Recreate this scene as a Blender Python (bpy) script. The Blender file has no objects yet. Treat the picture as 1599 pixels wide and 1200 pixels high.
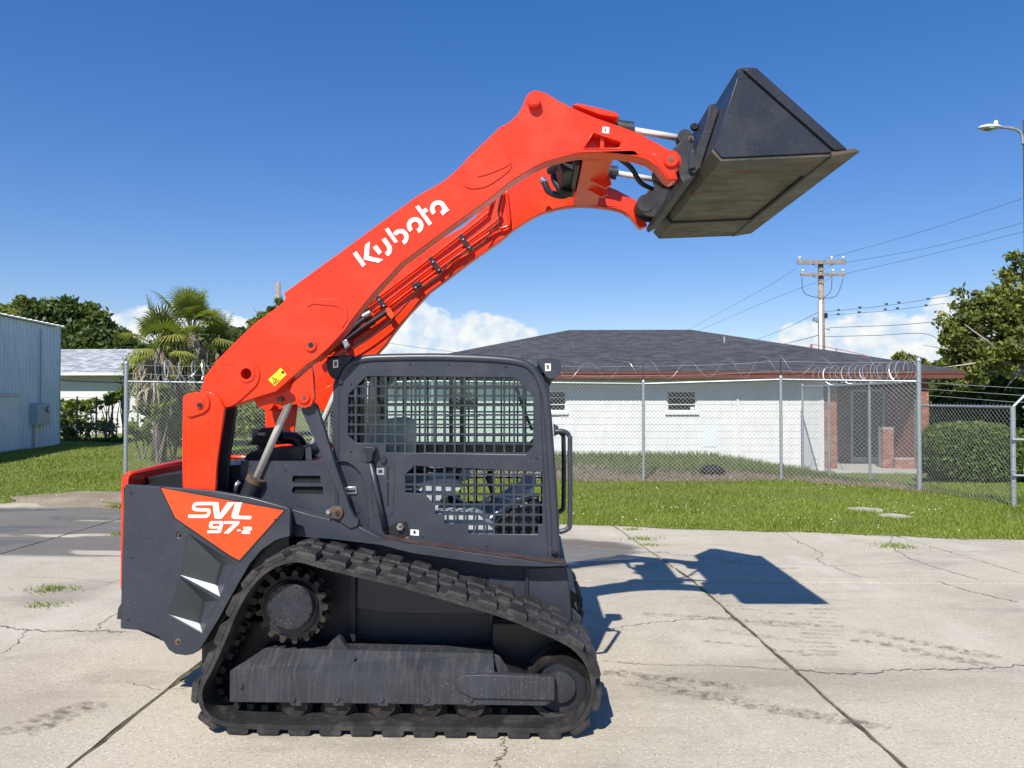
import bpy, bmesh, math, random
import numpy as np
from mathutils import Vector, Matrix, Euler
from mathutils.geometry import tessellate_polygon

random.seed(7)
RNG = np.random.default_rng(7)
SC = bpy.context.scene
COL = SC.collection
R = math.radians

# ------------------------------------------------------------------ camera
CAM_H = 1.83
F_PX = 1200.0                      # focal length in photograph pixels (1599 wide)
YAW, PITCH = R(1.65), R(0.95)
cd = bpy.data.cameras.new('camera'); cam = bpy.data.objects.new('camera', cd); COL.objects.link(cam)
cd.sensor_width = 36.0; cd.lens = F_PX / 1599.0 * 36.0
cd.clip_start = 0.05; cd.clip_end = 5000
cam.location = (0, 0, CAM_H)
cam.rotation_euler = (R(90) + PITCH, 0, YAW)
SC.camera = cam
CAM_R = Euler((R(90) + PITCH, 0, YAW)).to_matrix()

# ------------------------------------------------------------------ light
SUN_V = Vector((0.88, 2.79, -3.13)).normalized()     # direction the light travels
world = bpy.data.worlds.new('World'); SC.world = world; world.use_nodes = True
SUN_EL = math.asin(-SUN_V.z)
SUN_AZ = math.atan2(-SUN_V.x, -SUN_V.y)              # clockwise from +Y
def build_world():
    nt = world.node_tree; nt.nodes.clear(); L = nt.links
    def N(t, **k):
        n = nt.nodes.new(t)
        for a, v in k.items(): setattr(n, a, v)
        return n
    def M(op, a, b=None, c=None, clamp=False):
        n = N('ShaderNodeMath', operation=op); n.use_clamp = clamp
        for i, v in enumerate((a, b, c)):
            if v is None: continue
            if isinstance(v, (int, float)): n.inputs[i].default_value = v
            else: L.new(v, n.inputs[i])
        return n.outputs[0]
    out = N('ShaderNodeOutputWorld'); bg = N('ShaderNodeBackground'); L.new(bg.outputs[0], out.inputs[0])
    sky = N('ShaderNodeTexSky', sky_type='NISHITA', sun_disc=False)
    sky.sun_elevation = SUN_EL; sky.sun_rotation = SUN_AZ
    sky.altitude = 0; sky.air_density = 1.0; sky.dust_density = 0.15; sky.ozone_density = 4.0
    sat = N('ShaderNodeHueSaturation'); sat.inputs['Saturation'].default_value = 1.33; sat.inputs['Value'].default_value = .97
    sat.inputs['Hue'].default_value = 0.512
    L.new(sky.outputs[0], sat.inputs['Color'])
    gam = N('ShaderNodeGamma'); gam.inputs[1].default_value = .80; L.new(sat.outputs[0], gam.inputs[0])
    gain = N('ShaderNodeMix', data_type='RGBA', blend_type='MULTIPLY'); gain.inputs[0].default_value = 1; gain.inputs[7].default_value = (1.24, 1.23, 1.36, 1); L.new(gam.outputs[0], gain.inputs[6])
    tc = N('ShaderNodeTexCoord'); sp = N('ShaderNodeSeparateXYZ'); L.new(tc.outputs['Generated'], sp.inputs[0])
    az = M('MULTIPLY', M('ARCTAN2', sp.outputs[0], sp.outputs[1]), 57.29578)
    el = M('MULTIPLY', M('ARCSINE', sp.outputs[2]), 57.29578)
    cv = N('ShaderNodeCombineXYZ'); L.new(az, cv.inputs[0]); L.new(el, cv.inputs[1])
    # cumulus tops: elevation of the cloud bank against azimuth (degrees)
    ramp = N('ShaderNodeValToRGB'); ramp.color_ramp.interpolation = 'B_SPLINE'
    pts = [(-180, 3.5), (-120, 4.2), (-70, 3.0), (-36, 4.6), (-31, 5.2), (-27.5, 6.3), (-21, 6.1), (-17.5, 3.0), (-14, 6.0), (-9.5, 6.8), (-8.0, 7.9),
           (-6.2, 4.9), (-3.6, 7.0), (0.2, 5.2), (2.2, 2.2), (10, 1.0), (16.5, 3.4), (18.4, 6.0), (20.0, 4.8), (25, 5.8), (29, 6.4), (40, 4.5), (90, 4.2), (180, 3.5)]
    cr = ramp.color_ramp.elements
    while len(cr) < len(pts): cr.new(0.5)
    for e, (a, h) in zip(cr, pts):
        e.position = (a + 180) / 360.0; v = h / 10.0; e.color = (v, v, v, 1)
    L.new(M('DIVIDE', M('ADD', az, 180), 360), ramp.inputs[0])
    n1 = N('ShaderNodeTexNoise'); n1.inputs['Scale'].default_value = 0.50; n1.inputs['Detail'].default_value = 9; n1.inputs['Roughness'].default_value = 0.58
    mp = N('ShaderNodeMapping'); mp.inputs['Scale'].default_value = (0.6, 1.0, 1); L.new(cv.outputs[0], mp.inputs[0]); L.new(mp.outputs[0], n1.inputs['Vector'])
    top = M('ADD', M('MULTIPLY', ramp.outputs[0], 10.0), M('MULTIPLY', M('SUBTRACT', n1.outputs[0], 0.5), 3.6))
    d = M('SUBTRACT', top, el)
    mask = N('ShaderNodeMapRange', interpolation_type='SMOOTHSTEP'); mask.inputs[1].default_value = -0.12; mask.inputs[2].default_value = 0.30
    L.new(d, mask.inputs[0])
    # body tone: bright crisp tops, bluish lower body, soft modelling
    n2 = N('ShaderNodeTexNoise'); n2.inputs['Scale'].default_value = 0.8; n2.inputs['Detail'].default_value = 7
    mp2 = N('ShaderNodeMapping'); mp2.inputs['Location'].default_value = (3.1, 7.7, 0); L.new(cv.outputs[0], mp2.inputs[0]); L.new(mp2.outputs[0], n2.inputs['Vector'])
    tone = N('ShaderNodeMapRange'); tone.inputs[1].default_value = 0.36; tone.inputs[2].default_value = 0.62; L.new(n2.outputs[0], tone.inputs[0])
    cc = N('ShaderNodeMix', data_type='RGBA'); L.new(tone.outputs[0], cc.inputs[0])
    cc.inputs[6].default_value = (4.6, 5.6, 6.8, 1); cc.inputs[7].default_value = (7.2, 7.2, 6.9, 1)
    mixc = N('ShaderNodeMix', data_type='RGBA'); L.new(M('MULTIPLY', mask.outputs[0], 0.92), mixc.inputs[0])
    L.new(gain.outputs[2], mixc.inputs[6]); L.new(cc.outputs[2], mixc.inputs[7])
    L.new(mixc.outputs[2], bg.inputs[0]); bg.inputs[1].default_value = 0.105
build_world()
sd = bpy.data.lights.new('sun', 'SUN'); sd.energy = 4.7; sd.angle = R(0.53); sd.color = (1.0, 0.955, 0.88)
sun = bpy.data.objects.new('sun', sd); COL.objects.link(sun)
sun.rotation_euler = SUN_V.to_track_quat('-Z', 'Y').to_euler(); sun.location = (-10, -20, 30)
SC.view_settings.view_transform = 'Standard'; SC.view_settings.look = 'None'
SC.view_settings.exposure = 0.40; SC.view_settings.gamma = 1.0; SC.view_settings.use_curve_mapping = False
SC.cycles.max_bounces = 6; SC.cycles.transparent_max_bounces = 24
SC.cycles.caustics_reflective = False; SC.cycles.caustics_refractive = False

# ------------------------------------------------------------------ pixel -> place
def ray(px, py):
    v = Vector(((px - 799.5) / F_PX, -(py - 600.0) / F_PX, -1.0)); return CAM_R @ v
def P(px, py, Y):
    v = ray(px, py); t = Y / v.y; return Vector((v.x * t, Y, CAM_H + v.z * t))
def G(px, py, z=0.0):
    v = ray(px, py); t = (z - CAM_H) / v.z; return Vector((v.x * t, v.y * t, z))
def XZ(pts, Y): return [(P(x, y, Y).x, P(x, y, Y).z) for x, y in pts]

# ------------------------------------------------------------------ objects
WO = {}
def worg(o): return WO.get(o.name, Vector((0, 0, 0))) if o else Vector((0, 0, 0))
def finish(me, smooth=None):
    if smooth is not None:
        me.shade_smooth()
        if smooth < 179: me.set_sharp_from_angle(angle=R(smooth))
def mobj(name, vf, mat, parent=None, smooth=None, bevel=0, fix=True, center=True):
    verts, faces = vf
    vs = [Vector(v) for v in verts]
    if center and vs:
        lo = Vector((min(v.x for v in vs), min(v.y for v in vs), min(v.z for v in vs)))
        hi = Vector((max(v.x for v in vs), max(v.y for v in vs), max(v.z for v in vs)))
        c = (lo + hi) / 2
    else: c = Vector((0, 0, 0))
    me = bpy.data.meshes.new(name)
    me.from_pydata([tuple(v - c) for v in vs], [], [tuple(f) for f in faces])
    if fix:
        bm = bmesh.new(); bm.from_mesh(me); bmesh.ops.recalc_face_normals(bm, faces=bm.faces); bm.to_mesh(me); bm.free()
    me.update()
    if mat: me.materials.append(mat)
    finish(me, smooth)
    o = bpy.data.objects.new(name, me); COL.objects.link(o)
    o.location = c - worg(parent)
    if parent: o.parent = parent
    WO[o.name] = c
    if bevel:
        b = o.modifiers.new('bevel', 'BEVEL'); b.width = bevel; b.segments = 2; b.limit_method = 'ANGLE'; b.angle_limit = R(35); b.harden_normals = False
        if smooth is None: me.shade_smooth(); me.set_sharp_from_angle(angle=R(40))
    return o
def npobj(name, V, F, mat, parent=None, attr=None, center=False):
    """fast mesh from numpy arrays: V (n,3), F (m,k) with one polygon size"""
    V = np.asarray(V, dtype=np.float32); F = np.asarray(F, dtype=np.int32)
    c = V.mean(axis=0) if center else np.zeros(3, dtype=np.float32)
    me = bpy.data.meshes.new(name); n, k = F.shape
    me.vertices.add(len(V)); me.vertices.foreach_set('co', (V - c).ravel())
    me.loops.add(n * k); me.loops.foreach_set('vertex_index', F.ravel())
    me.polygons.add(n); me.polygons.foreach_set('loop_start', np.arange(0, n * k, k, dtype=np.int32))
    me.update(calc_edges=True)
    if attr is not None:
        a = me.attributes.new('rnd', 'FLOAT', 'POINT'); a.data.foreach_set('value', np.asarray(attr, dtype=np.float32))
    if mat: me.materials.append(mat)
    o = bpy.data.objects.new(name, me); COL.objects.link(o)
    cv = Vector([float(q) for q in c])
    o.location = cv - worg(parent)
    if parent: o.parent = parent
    WO[o.name] = cv
    return o
def empty(name, loc, label=None, cat=None, group=None):
    o = bpy.data.objects.new(name, None); COL.objects.link(o); o.location = loc; o.empty_display_size = 0.2
    WO[o.name] = Vector(loc); tag(o, label, cat, group); return o
def tag(o, label=None, cat=None, group=None, kind=None):
    if label: o['label'] = label
    if cat: o['category'] = cat
    if group: o['group'] = group
    if kind: o['kind'] = kind
    return o
def dup(o, parent=None, d=(0, 0, 0), name=None):
    c = o.copy(); COL.objects.link(c)
    if name: c.name = name
    p = parent if parent else o.parent
    w = worg(o) + Vector(d); WO[c.name] = w
    c.parent = p; c.location = w - worg(p)
    return c

# ------------------------------------------------------------------ shapes
class MB:
    def __init__(s): s.v = []; s.f = []
    def add(s, vf):
        b = len(s.v); s.v += [tuple(v) for v in vf[0]]; s.f += [tuple(i + b for i in f) for f in vf[1]]; return s
    @property
    def vf(s): return s.v, s.f
def box(x0, x1, y0, y1, z0, z1):
    v = [(x0,y0,z0),(x1,y0,z0),(x1,y1,z0),(x0,y1,z0),(x0,y0,z1),(x1,y0,z1),(x1,y1,z1),(x0,y1,z1)]
    return v, [(0,3,2,1),(4,5,6,7),(0,1,5,4),(1,2,6,5),(2,3,7,6),(3,0,4,7)]
def prism(outer, y0, y1, holes=()):
    """outline in XZ, extruded along Y"""
    loops = [list(outer)] + [list(h) for h in holes]
    allp = [p for l in loops for p in l]; n = len(allp)
    tris = tessellate_polygon([[Vector((p[0], p[1], 0)) for p in l] for l in loops])
    v = [(p[0], y0, p[1]) for p in allp] + [(p[0], y1, p[1]) for p in allp]
    f = [tuple(t) for t in tris] + [tuple(i + n for i in reversed(t)) for t in tris]
    b = 0
    for l in loops:
        m = len(l)
        for i in range(m):
            j = (i + 1) % m; f.append((b + i, b + j, b + j + n, b + i + n))
        b += m
    return v, f
def prism_ax(outer, a0, a1, ax):
    """outline in the plane across axis ax ('x': (y,z), 'z': (x,y)), extruded along it"""
    v, f = prism(outer, a0, a1)
    if ax == 'x': v = [(y, p, z) for p, y, z in v]
    elif ax == 'z': v = [(p, z, y) for p, y, z in v]
    return v, f
def chaikin(pts, n=1, closed=True):
    for _ in range(n):
        q = []; m = len(pts)
        for i in range(m if closed else m - 1):
            a, b = pts[i], pts[(i + 1) % m]
            q += [tuple(a[k] * .75 + b[k] * .25 for k in range(len(a))), tuple(a[k] * .25 + b[k] * .75 for k in range(len(a)))]
        if not closed: q = [tuple(pts[0])] + q + [tuple(pts[-1])]
        pts = q
    return pts
def tube(pts, r, n=8, cap=True):
    pts = [Vector(p) for p in pts]; m = len(pts)
    rs = r if isinstance(r, (list, tuple)) else [r] * m
    v = []; f = []; t0 = None; u = None
    for i, p in enumerate(pts):
        t = (pts[min(i + 1, m - 1)] - pts[max(i - 1, 0)])
        t = t.normalized() if t.length > 1e-9 else Vector((0, 0, 1))
        if u is None:
            a = Vector((0, 0, 1)) if abs(t.z) < .9 else Vector((1, 0, 0)); u = t.cross(a).normalized()
        else:
            u = (u - t * u.dot(t)); u = u.normalized() if u.length > 1e-6 else t.orthogonal().normalized()
        w = t.cross(u)
        for k in range(n):
            a = 2 * math.pi * k / n; v.append(tuple(p + (u * math.cos(a) + w * math.sin(a)) * rs[i]))
    for i in range(m - 1):
        for k in range(n):
            a, b = i * n + k, i * n + (k + 1) % n; f.append((a, b, b + n, a + n))
    if cap: f.append(tuple(range(n - 1, -1, -1))); f.append(tuple(range((m - 1) * n, m * n)))
    return v, f
def cyl(a, b, r, n=20): return tube([a, b], r, n)
def cyly(x, z, r, y0, y1, n=24): return tube([(x, y0, z), (x, y1, z)], r, n)
def lathe(prof, c, axis='z', n=24):
    """prof: list of (r, h) ; revolve about axis through c"""
    v = []; f = []; m = len(prof)
    for r, h in prof:
        for k in range(n):
            a = 2 * math.pi * k / n; x, y = r * math.cos(a), r * math.sin(a)
            v.append((c[0] + x, c[1] + y, c[2] + h) if axis == 'z' else (c[0] + x, c[1] + h, c[2] + y) if axis == 'y' else (c[0] + h, c[1] + x, c[2] + y))
    for i in range(m - 1):
        for k in range(n):
            a, b = i * n + k, i * n + (k + 1) % n; f.append((a, b, b + n, a + n))
    f.append(tuple(range(n))); f.append(tuple(range((m - 1) * n, m * n)))
    return v, f
def stroke(pts, w):
    """flat 2-D stroke -> outline polygon (open, flat ends, mitred)"""
    L, Rr = [], []; m = len(pts)
    for i in range(m):
        a = Vector(pts[max(i - 1, 0)]); b = Vector(pts[i]); c = Vector(pts[min(i + 1, m - 1)])
        d1 = (b - a); d2 = (c - b)
        if d1.length < 1e-6: d1 = d2
        if d2.length < 1e-6: d2 = d1
        n1 = Vector((-d1.y, d1.x)).normalized(); n2 = Vector((-d2.y, d2.x)).normalized()
        nn = (n1 + n2); nn = nn.normalized() if nn.length > 1e-6 else n1
        k = w / 2 / max(.5, nn.dot(n1))
        L.append(tuple(b + nn * k)); Rr.append(tuple(b - nn * k))
    return L + Rr[::-1]
def arcpts(cx, cy, r, a0, a1, n=16):
    return [(cx + r * math.cos(R(a0 + (a1 - a0) * i / n)), cy + r * math.sin(R(a0 + (a1 - a0) * i / n))) for i in range(n + 1)]
def catmull(pts, per=8, closed=True):
    m = len(pts); q = []
    for i in range(m if closed else m - 1):
        p = [np.array(pts[(i + k) % m if closed else min(max(i + k, 0), m - 1)], float) for k in (-1, 0, 1, 2)]
        for j in range(per):
            t = j / per
            q.append(tuple(.5 * ((2 * p[1]) + (-p[0] + p[2]) * t + (2 * p[0] - 5 * p[1] + 4 * p[2] - p[3]) * t * t + (-p[0] + 3 * p[1] - 3 * p[2] + p[3]) * t ** 3)))
    if not closed: q.append(tuple(pts[-1]))
    return q

# ------------------------------------------------------------------ materials
def newmat(name):
    m = bpy.data.materials.new(name); m.use_nodes = True; nt = m.node_tree
    return m, nt, nt.nodes['Principled BSDF']
def nn(nt, t, **k):
    n = nt.nodes.new(t)
    for a, v in k.items(): setattr(n, a, v)
    return n
def noise(nt, scale, detail=6, rough=.55, coord='pos', sc=None):
    n = nn(nt, 'ShaderNodeTexNoise'); n.inputs['Scale'].default_value = scale; n.inputs['Detail'].default_value = detail; n.inputs['Roughness'].default_value = rough
    if coord == 'pos': s = nn(nt, 'ShaderNodeNewGeometry').outputs['Position']
    else: s = nn(nt, 'ShaderNodeTexCoord').outputs['Object']
    if sc:
        mp = nn(nt, 'ShaderNodeMapping'); mp.inputs['Scale'].default_value = sc; nt.links.new(s, mp.inputs[0]); s = mp.outputs[0]
    nt.links.new(s, n.inputs['Vector']); return n
def mrange(nt, src, a, b, c=0., d=1., smooth=True):
    n = nn(nt, 'ShaderNodeMapRange'); n.interpolation_type = 'SMOOTHSTEP' if smooth else 'LINEAR'
    for i, v in enumerate((a, b, c, d)): n.inputs[i + 1].default_value = v
    nt.links.new(src, n.inputs[0]); return n.outputs[0]
def mixc(nt, fac, a, b, mode='MIX'):
    n = nn(nt, 'ShaderNodeMix', data_type='RGBA', blend_type=mode)
    for i, v in ((0, fac), (6, a), (7, b)):
        if isinstance(v, (int, float)): n.inputs[i].default_value = v
        elif isinstance(v, tuple): n.inputs[i].default_value = v if len(v) == 4 else v + (1,)
        else: nt.links.new(v, n.inputs[i])
    return n.outputs[2]
def math_(nt, op, a, b=None, clamp=False):
    n = nn(nt, 'ShaderNodeMath', operation=op); n.use_clamp = clamp
    for i, v in enumerate((a, b)):
        if v is None: continue
        if isinstance(v, (int, float)): n.inputs[i].default_value = v
        else: nt.links.new(v, n.inputs[i])
    return n.outputs[0]
def bump(nt, bs, h, strength=.3, dist=.01):
    b = nn(nt, 'ShaderNodeBump'); b.inputs['Strength'].default_value = strength; b.inputs['Distance'].default_value = dist
    nt.links.new(h, b.inputs['Height']); nt.links.new(b.outputs[0], bs.inputs['Normal'])
def simple(name, col, rough=.5, metal=0., var=.12, scale=6., bmp=0., bscale=60., dirt=None, dirt_amt=.5, coat=0., dsc=None, spec=.5, speck=0.):
    m, nt, bs = newmat(name)
    n = noise(nt, scale); f = mrange(nt, n.outputs[0], .3, .7)
    lo = tuple(c * (1 - var) for c in col); hi = tuple(min(1, c * (1 + var)) for c in col)
    c = mixc(nt, f, lo, hi)
    if dirt:
        d = noise(nt, scale * .8 + 1.7, 9, .65, sc=dsc); df = math_(nt, 'MULTIPLY', mrange(nt, d.outputs[0], .45, .68), dirt_amt)
        c = mixc(nt, df, c, dirt)
        rr = mrange(nt, df, 0, 1, rough, min(1, rough + .4), False); nt.links.new(rr, bs.inputs['Roughness'])
    else:
        rn = noise(nt, scale * 4, 5); nt.links.new(mrange(nt, rn.outputs[0], .3, .7, rough * .85, min(1, rough * 1.15), False), bs.inputs['Roughness'])
    if speck:      # dried droplets and grit
        v = nn(nt, 'ShaderNodeTexVoronoi'); v.inputs['Scale'].default_value = 125; nt.links.new(nn(nt, 'ShaderNodeNewGeometry').outputs['Position'], v.inputs['Vector'])
        s3 = nn(nt, 'ShaderNodeSeparateColor'); nt.links.new(v.outputs['Color'], s3.inputs[0])
        sf = math_(nt, 'MULTIPLY', mrange(nt, v.outputs['Distance'], .30, .18), mrange(nt, s3.outputs[0], .90, .95))
        sf = math_(nt, 'MULTIPLY', sf, mrange(nt, noise(nt, 2.3, 4).outputs[0], .42, .6, 0, speck)); c = mixc(nt, sf, c, (.42, .42, .41))
    nt.links.new(c, bs.inputs['Base Color']); bs.inputs['Metallic'].default_value = metal
    bs.inputs['Specular IOR Level'].default_value = spec
    if coat: bs.inputs['Coat Weight'].default_value = coat; bs.inputs['Coat Roughness'].default_value = .08
    if bmp: bump(nt, bs, noise(nt, bscale, 5).outputs[0], bmp, .01)
    return m
MT = {}
# ------------------------------------------------------------------ material library
MT['orange'] = simple('orange_paint', (.80, .038, .004), .30, var=.05, scale=2.2, bmp=.04, bscale=9, coat=.35, spec=.35, dirt=(.50, .075, .03), dirt_amt=.22)
MT['decal_orange'] = simple('orange_decal', (.84, .075, .010), .5, var=.02)
MT['grey'] = simple('slate_grey_paint', (.033, .039, .053), .36, var=.08, scale=3.5, bmp=.06, bscale=350, dirt=(.10, .095, .085), dirt_amt=.20, speck=.5)
MT['grey_dark'] = simple('charcoal_paint', (.018, .020, .027), .45, var=.12, scale=4, bmp=.08, bscale=120, dirt=(.07, .06, .05), dirt_amt=.3, speck=.6)
MT['grey_green'] = simple('moulded_grey_plastic', (.045, .054, .056), .5, var=.08, scale=5)
MT['black'] = simple('black_plastic', (.012, .012, .014), .42, var=.2)
MT['frame'] = simple('track_frame_paint', (.030, .033, .042), .48, var=.2, scale=5, bmp=.12, bscale=90, dirt=(.075, .062, .054), dirt_amt=.5, dsc=(9, 1, .8), speck=.5)
MT['rubber'] = simple('track_rubber', (.018, .017, .018), .62, var=.3, scale=9, bmp=.45, bscale=55, dirt=(.095, .086, .075), dirt_amt=.45)
MT['chrome'] = simple('chrome_rod', (.86, .84, .78), .25, metal=.25, var=.03)
MT['zinc'] = simple('zinc_fitting', (.55, .55, .55), .35, metal=.9, var=.1, scale=30)
MT['rust'] = simple('worn_rusty_steel', (.12, .075, .05), .6, metal=.5, var=.4, scale=20, bmp=.3, bscale=150, dirt=(.30, .26, .22), dirt_amt=.4)
MT['sprocket'] = simple('worn_sprocket_steel', (.042, .038, .036), .42, metal=.5, var=.35, scale=14, bmp=.25, bscale=90, dirt=(.14, .095, .065), dirt_amt=.4)
MT['bucket'] = simple('bucket_paint', (.020, .023, .031), .36, var=.15, scale=3, bmp=.1, bscale=40, dirt=(.13, .13, .12), dirt_amt=.09, speck=.35)
MT['bucket_floor'] = simple('scraped_bucket_floor', (.078, .077, .060), .44, metal=.35, var=.45, scale=4.2, bmp=.25, bscale=70, dirt=(.15, .080, .038), dirt_amt=.7, dsc=(1, 2.4, 1))
MT['white_decal_and_glint'] = simple('white_vinyl_and_glint', (.82, .82, .80), .4, var=.01)  # lettering and stickers, also the painted sunlit white of the scoop ledges
MT['yellow_decal'] = simple('yellow_vinyl', (.90, .66, .02), .4, var=.02)
MT['black_decal'] = simple('black_vinyl', (.02, .02, .02), .4, var=.02)
MT['hose'] = simple('black_hose', (.014, .014, .015), .5, var=.2, bmp=.2, bscale=300)
MT['seat'] = simple('seat_vinyl', (.56, .64, .60), .38, var=.08)
MT['interior'] = simple('cab_lining', (.40, .47, .47), .5, var=.15)
MT['galv'] = simple('galvanised_steel', (.40, .43, .45), .42, metal=.55, var=.12, scale=18)
MT['wire'] = simple('galvanised_wire', (.46, .47, .46), .5, metal=.35, var=.1, scale=9)
MT['razor'] = simple('razor_wire', (.62, .63, .63), .35, metal=.7, var=.1)
MT['wood'] = simple('weathered_pole_wood', (.30, .25, .21), .8, var=.25, scale=6, bmp=.4, bscale=40, dsc=(8, 8, 1), dirt=(.12, .10, .09), dirt_amt=.5)
MT['cable'] = simple('black_cable', (.07, .075, .085), .6, var=.05)
MT['brown'] = simple('brown_fascia_paint', (.145, .052, .036), .5, var=.12, scale=3)
MT['soffit'] = simple('soffit_paint', (.42, .40, .37), .7, var=.06)
MT['white_wall'] = simple('white_block_paint', (.70, .70, .685), .8, var=.03, scale=2.2, bmp=.12, bscale=60, dirt=(.46, .44, .40), dirt_amt=.22, dsc=(2, 2, .4))
MT['trim_white'] = simple('white_trim_paint', (.70, .70, .69), .5, var=.04)
MT['white_metal'] = simple('pale_shed_steel', (.86, .90, .91), .45, var=.04, scale=1.2, dirt=(.62, .68, .70), dirt_amt=.5, dsc=(6, 6, .5))
MT['mortar'] = simple('mortar', (.36, .33, .29), .9, var=.1, scale=20)
MT['dark_glass'] = simple('dark_window_glass', (.022, .028, .030), .06, var=.1)
MT['blind'] = simple('window_blind', (.46, .47, .46), .6, var=.05)
MT['door'] = simple('teal_grey_door', (.15, .19, .20), .35, var=.1)
MT['dead_frond'] = simple('dead_palm_thatch', (.26, .205, .14), .85, var=.35, scale=9)
MT['palm_trunk'] = simple('palm_trunk', (.17, .14, .11), .9, var=.3, scale=12, bmp=.6, bscale=20)
MT['bark'] = simple('tree_bark', (.16, .135, .11), .9, var=.3, scale=9, bmp=.5, bscale=25)
MT['bark_pale'] = simple('pale_bark', (.36, .33, .29), .85, var=.25, scale=9, bmp=.4, bscale=25)
MT['stone'] = simple('path_stone', (.42, .38, .31), .9, var=.15, scale=8, bmp=.3, bscale=40)
MT['porch'] = simple('porch_concrete', (.46, .44, .40), .9, var=.1, scale=5, bmp=.2, bscale=30)
MT['red_metal'] = simple('faded_red_metal', (.40, .12, .085), .6, var=.2, scale=10)
MT['wet_black'] = simple('black_bundle_film', (.012, .012, .013), .8, var=.2, bmp=.6, bscale=8)
MT['crack'] = simple('crack_dirt', (.18, .148, .112), .95, var=.4, scale=12)
MT['moss'] = simple('joint_moss', (.095, .082, .046), .95, var=.5, scale=10, bmp=.8, bscale=60)

def leafmat(name, a, b, c=None, trans=.35):
    m, nt, bs = newmat(name)
    at = nn(nt, 'ShaderNodeAttribute', attribute_name='rnd')
    rp = nn(nt, 'ShaderNodeValToRGB'); e = rp.color_ramp.elements
    e[0].color = a + (1,); e[1].color = b + (1,)
    if c: x = e.new(.93); x.color = b + (1,); e[2].color = c + (1,)
    nt.links.new(at.outputs['Fac'], rp.inputs[0])
    nt.links.new(rp.outputs[0], bs.inputs['Base Color']); bs.inputs['Roughness'].default_value = .55
    tr = nn(nt, 'ShaderNodeBsdfTranslucent'); tm = mixc(nt, 1.0, rp.outputs[0], (1.2, 1.35, .5), 'MULTIPLY'); nt.links.new(tm, tr.inputs[0])
    ms = nn(nt, 'ShaderNodeMixShader'); ms.inputs[0].default_value = trans
    nt.links.new(bs.outputs[0], ms.inputs[1]); nt.links.new(tr.outputs[0], ms.inputs[2])
    nt.links.new(ms.outputs[0], nt.nodes['Material Output'].inputs[0]); return m
MT['grass'] = leafmat('grass_blades', (.140, .200, .026), (.32, .37, .055), (.46, .43, .17))
MT['straw'] = leafmat('dry_grass_blades', (.24, .18, .12), (.42, .33, .22), (.48, .41, .28), .2)
MT['slope_grass'] = leafmat('slope_grass_blades', (.085, .120, .040), (.20, .235, .085), (.34, .31, .16))
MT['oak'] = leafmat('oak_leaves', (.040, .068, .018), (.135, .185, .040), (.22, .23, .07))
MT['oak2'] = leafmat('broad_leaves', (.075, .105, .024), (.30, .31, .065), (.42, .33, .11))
MT['hedge'] = leafmat('hedge_leaves', (.060, .100, .020), (.19, .25, .050), (.29, .32, .09))
MT['palm'] = leafmat('palm_fronds', (.150, .185, .035), (.46, .44, .11), (.60, .50, .19), .38)
MT['vine'] = leafmat('vine_leaves', (.085, .135, .026), (.29, .35, .065), (.40, .33, .12))
MT['thatch'] = leafmat('hanging_dead_fronds', (.20, .16, .11), (.42, .35, .25), (.50, .43, .32), .15)

def glassmat(name, tint, refl=.10):
    m, nt, bs = newmat(name); nt.nodes.remove(bs)
    t = nn(nt, 'ShaderNodeBsdfTransparent'); t.inputs[0].default_value = tint + (1,)
    g = nn(nt, 'ShaderNodeBsdfGlossy'); g.inputs['Roughness'].default_value = .03
    fr = nn(nt, 'ShaderNodeFresnel'); fr.inputs[0].default_value = 1.5
    ms = nn(nt, 'ShaderNodeMixShader'); nt.links.new(fr.outputs[0], ms.inputs[0])
    nt.links.new(t.outputs[0], ms.inputs[1]); nt.links.new(g.outputs[0], ms.inputs[2])
    nt.links.new(ms.outputs[0], nt.nodes['Material Output'].inputs[0]); return m
MT['cab_glass'] = glassmat('tinted_cab_glass', (.90, .965, .935))

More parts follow.
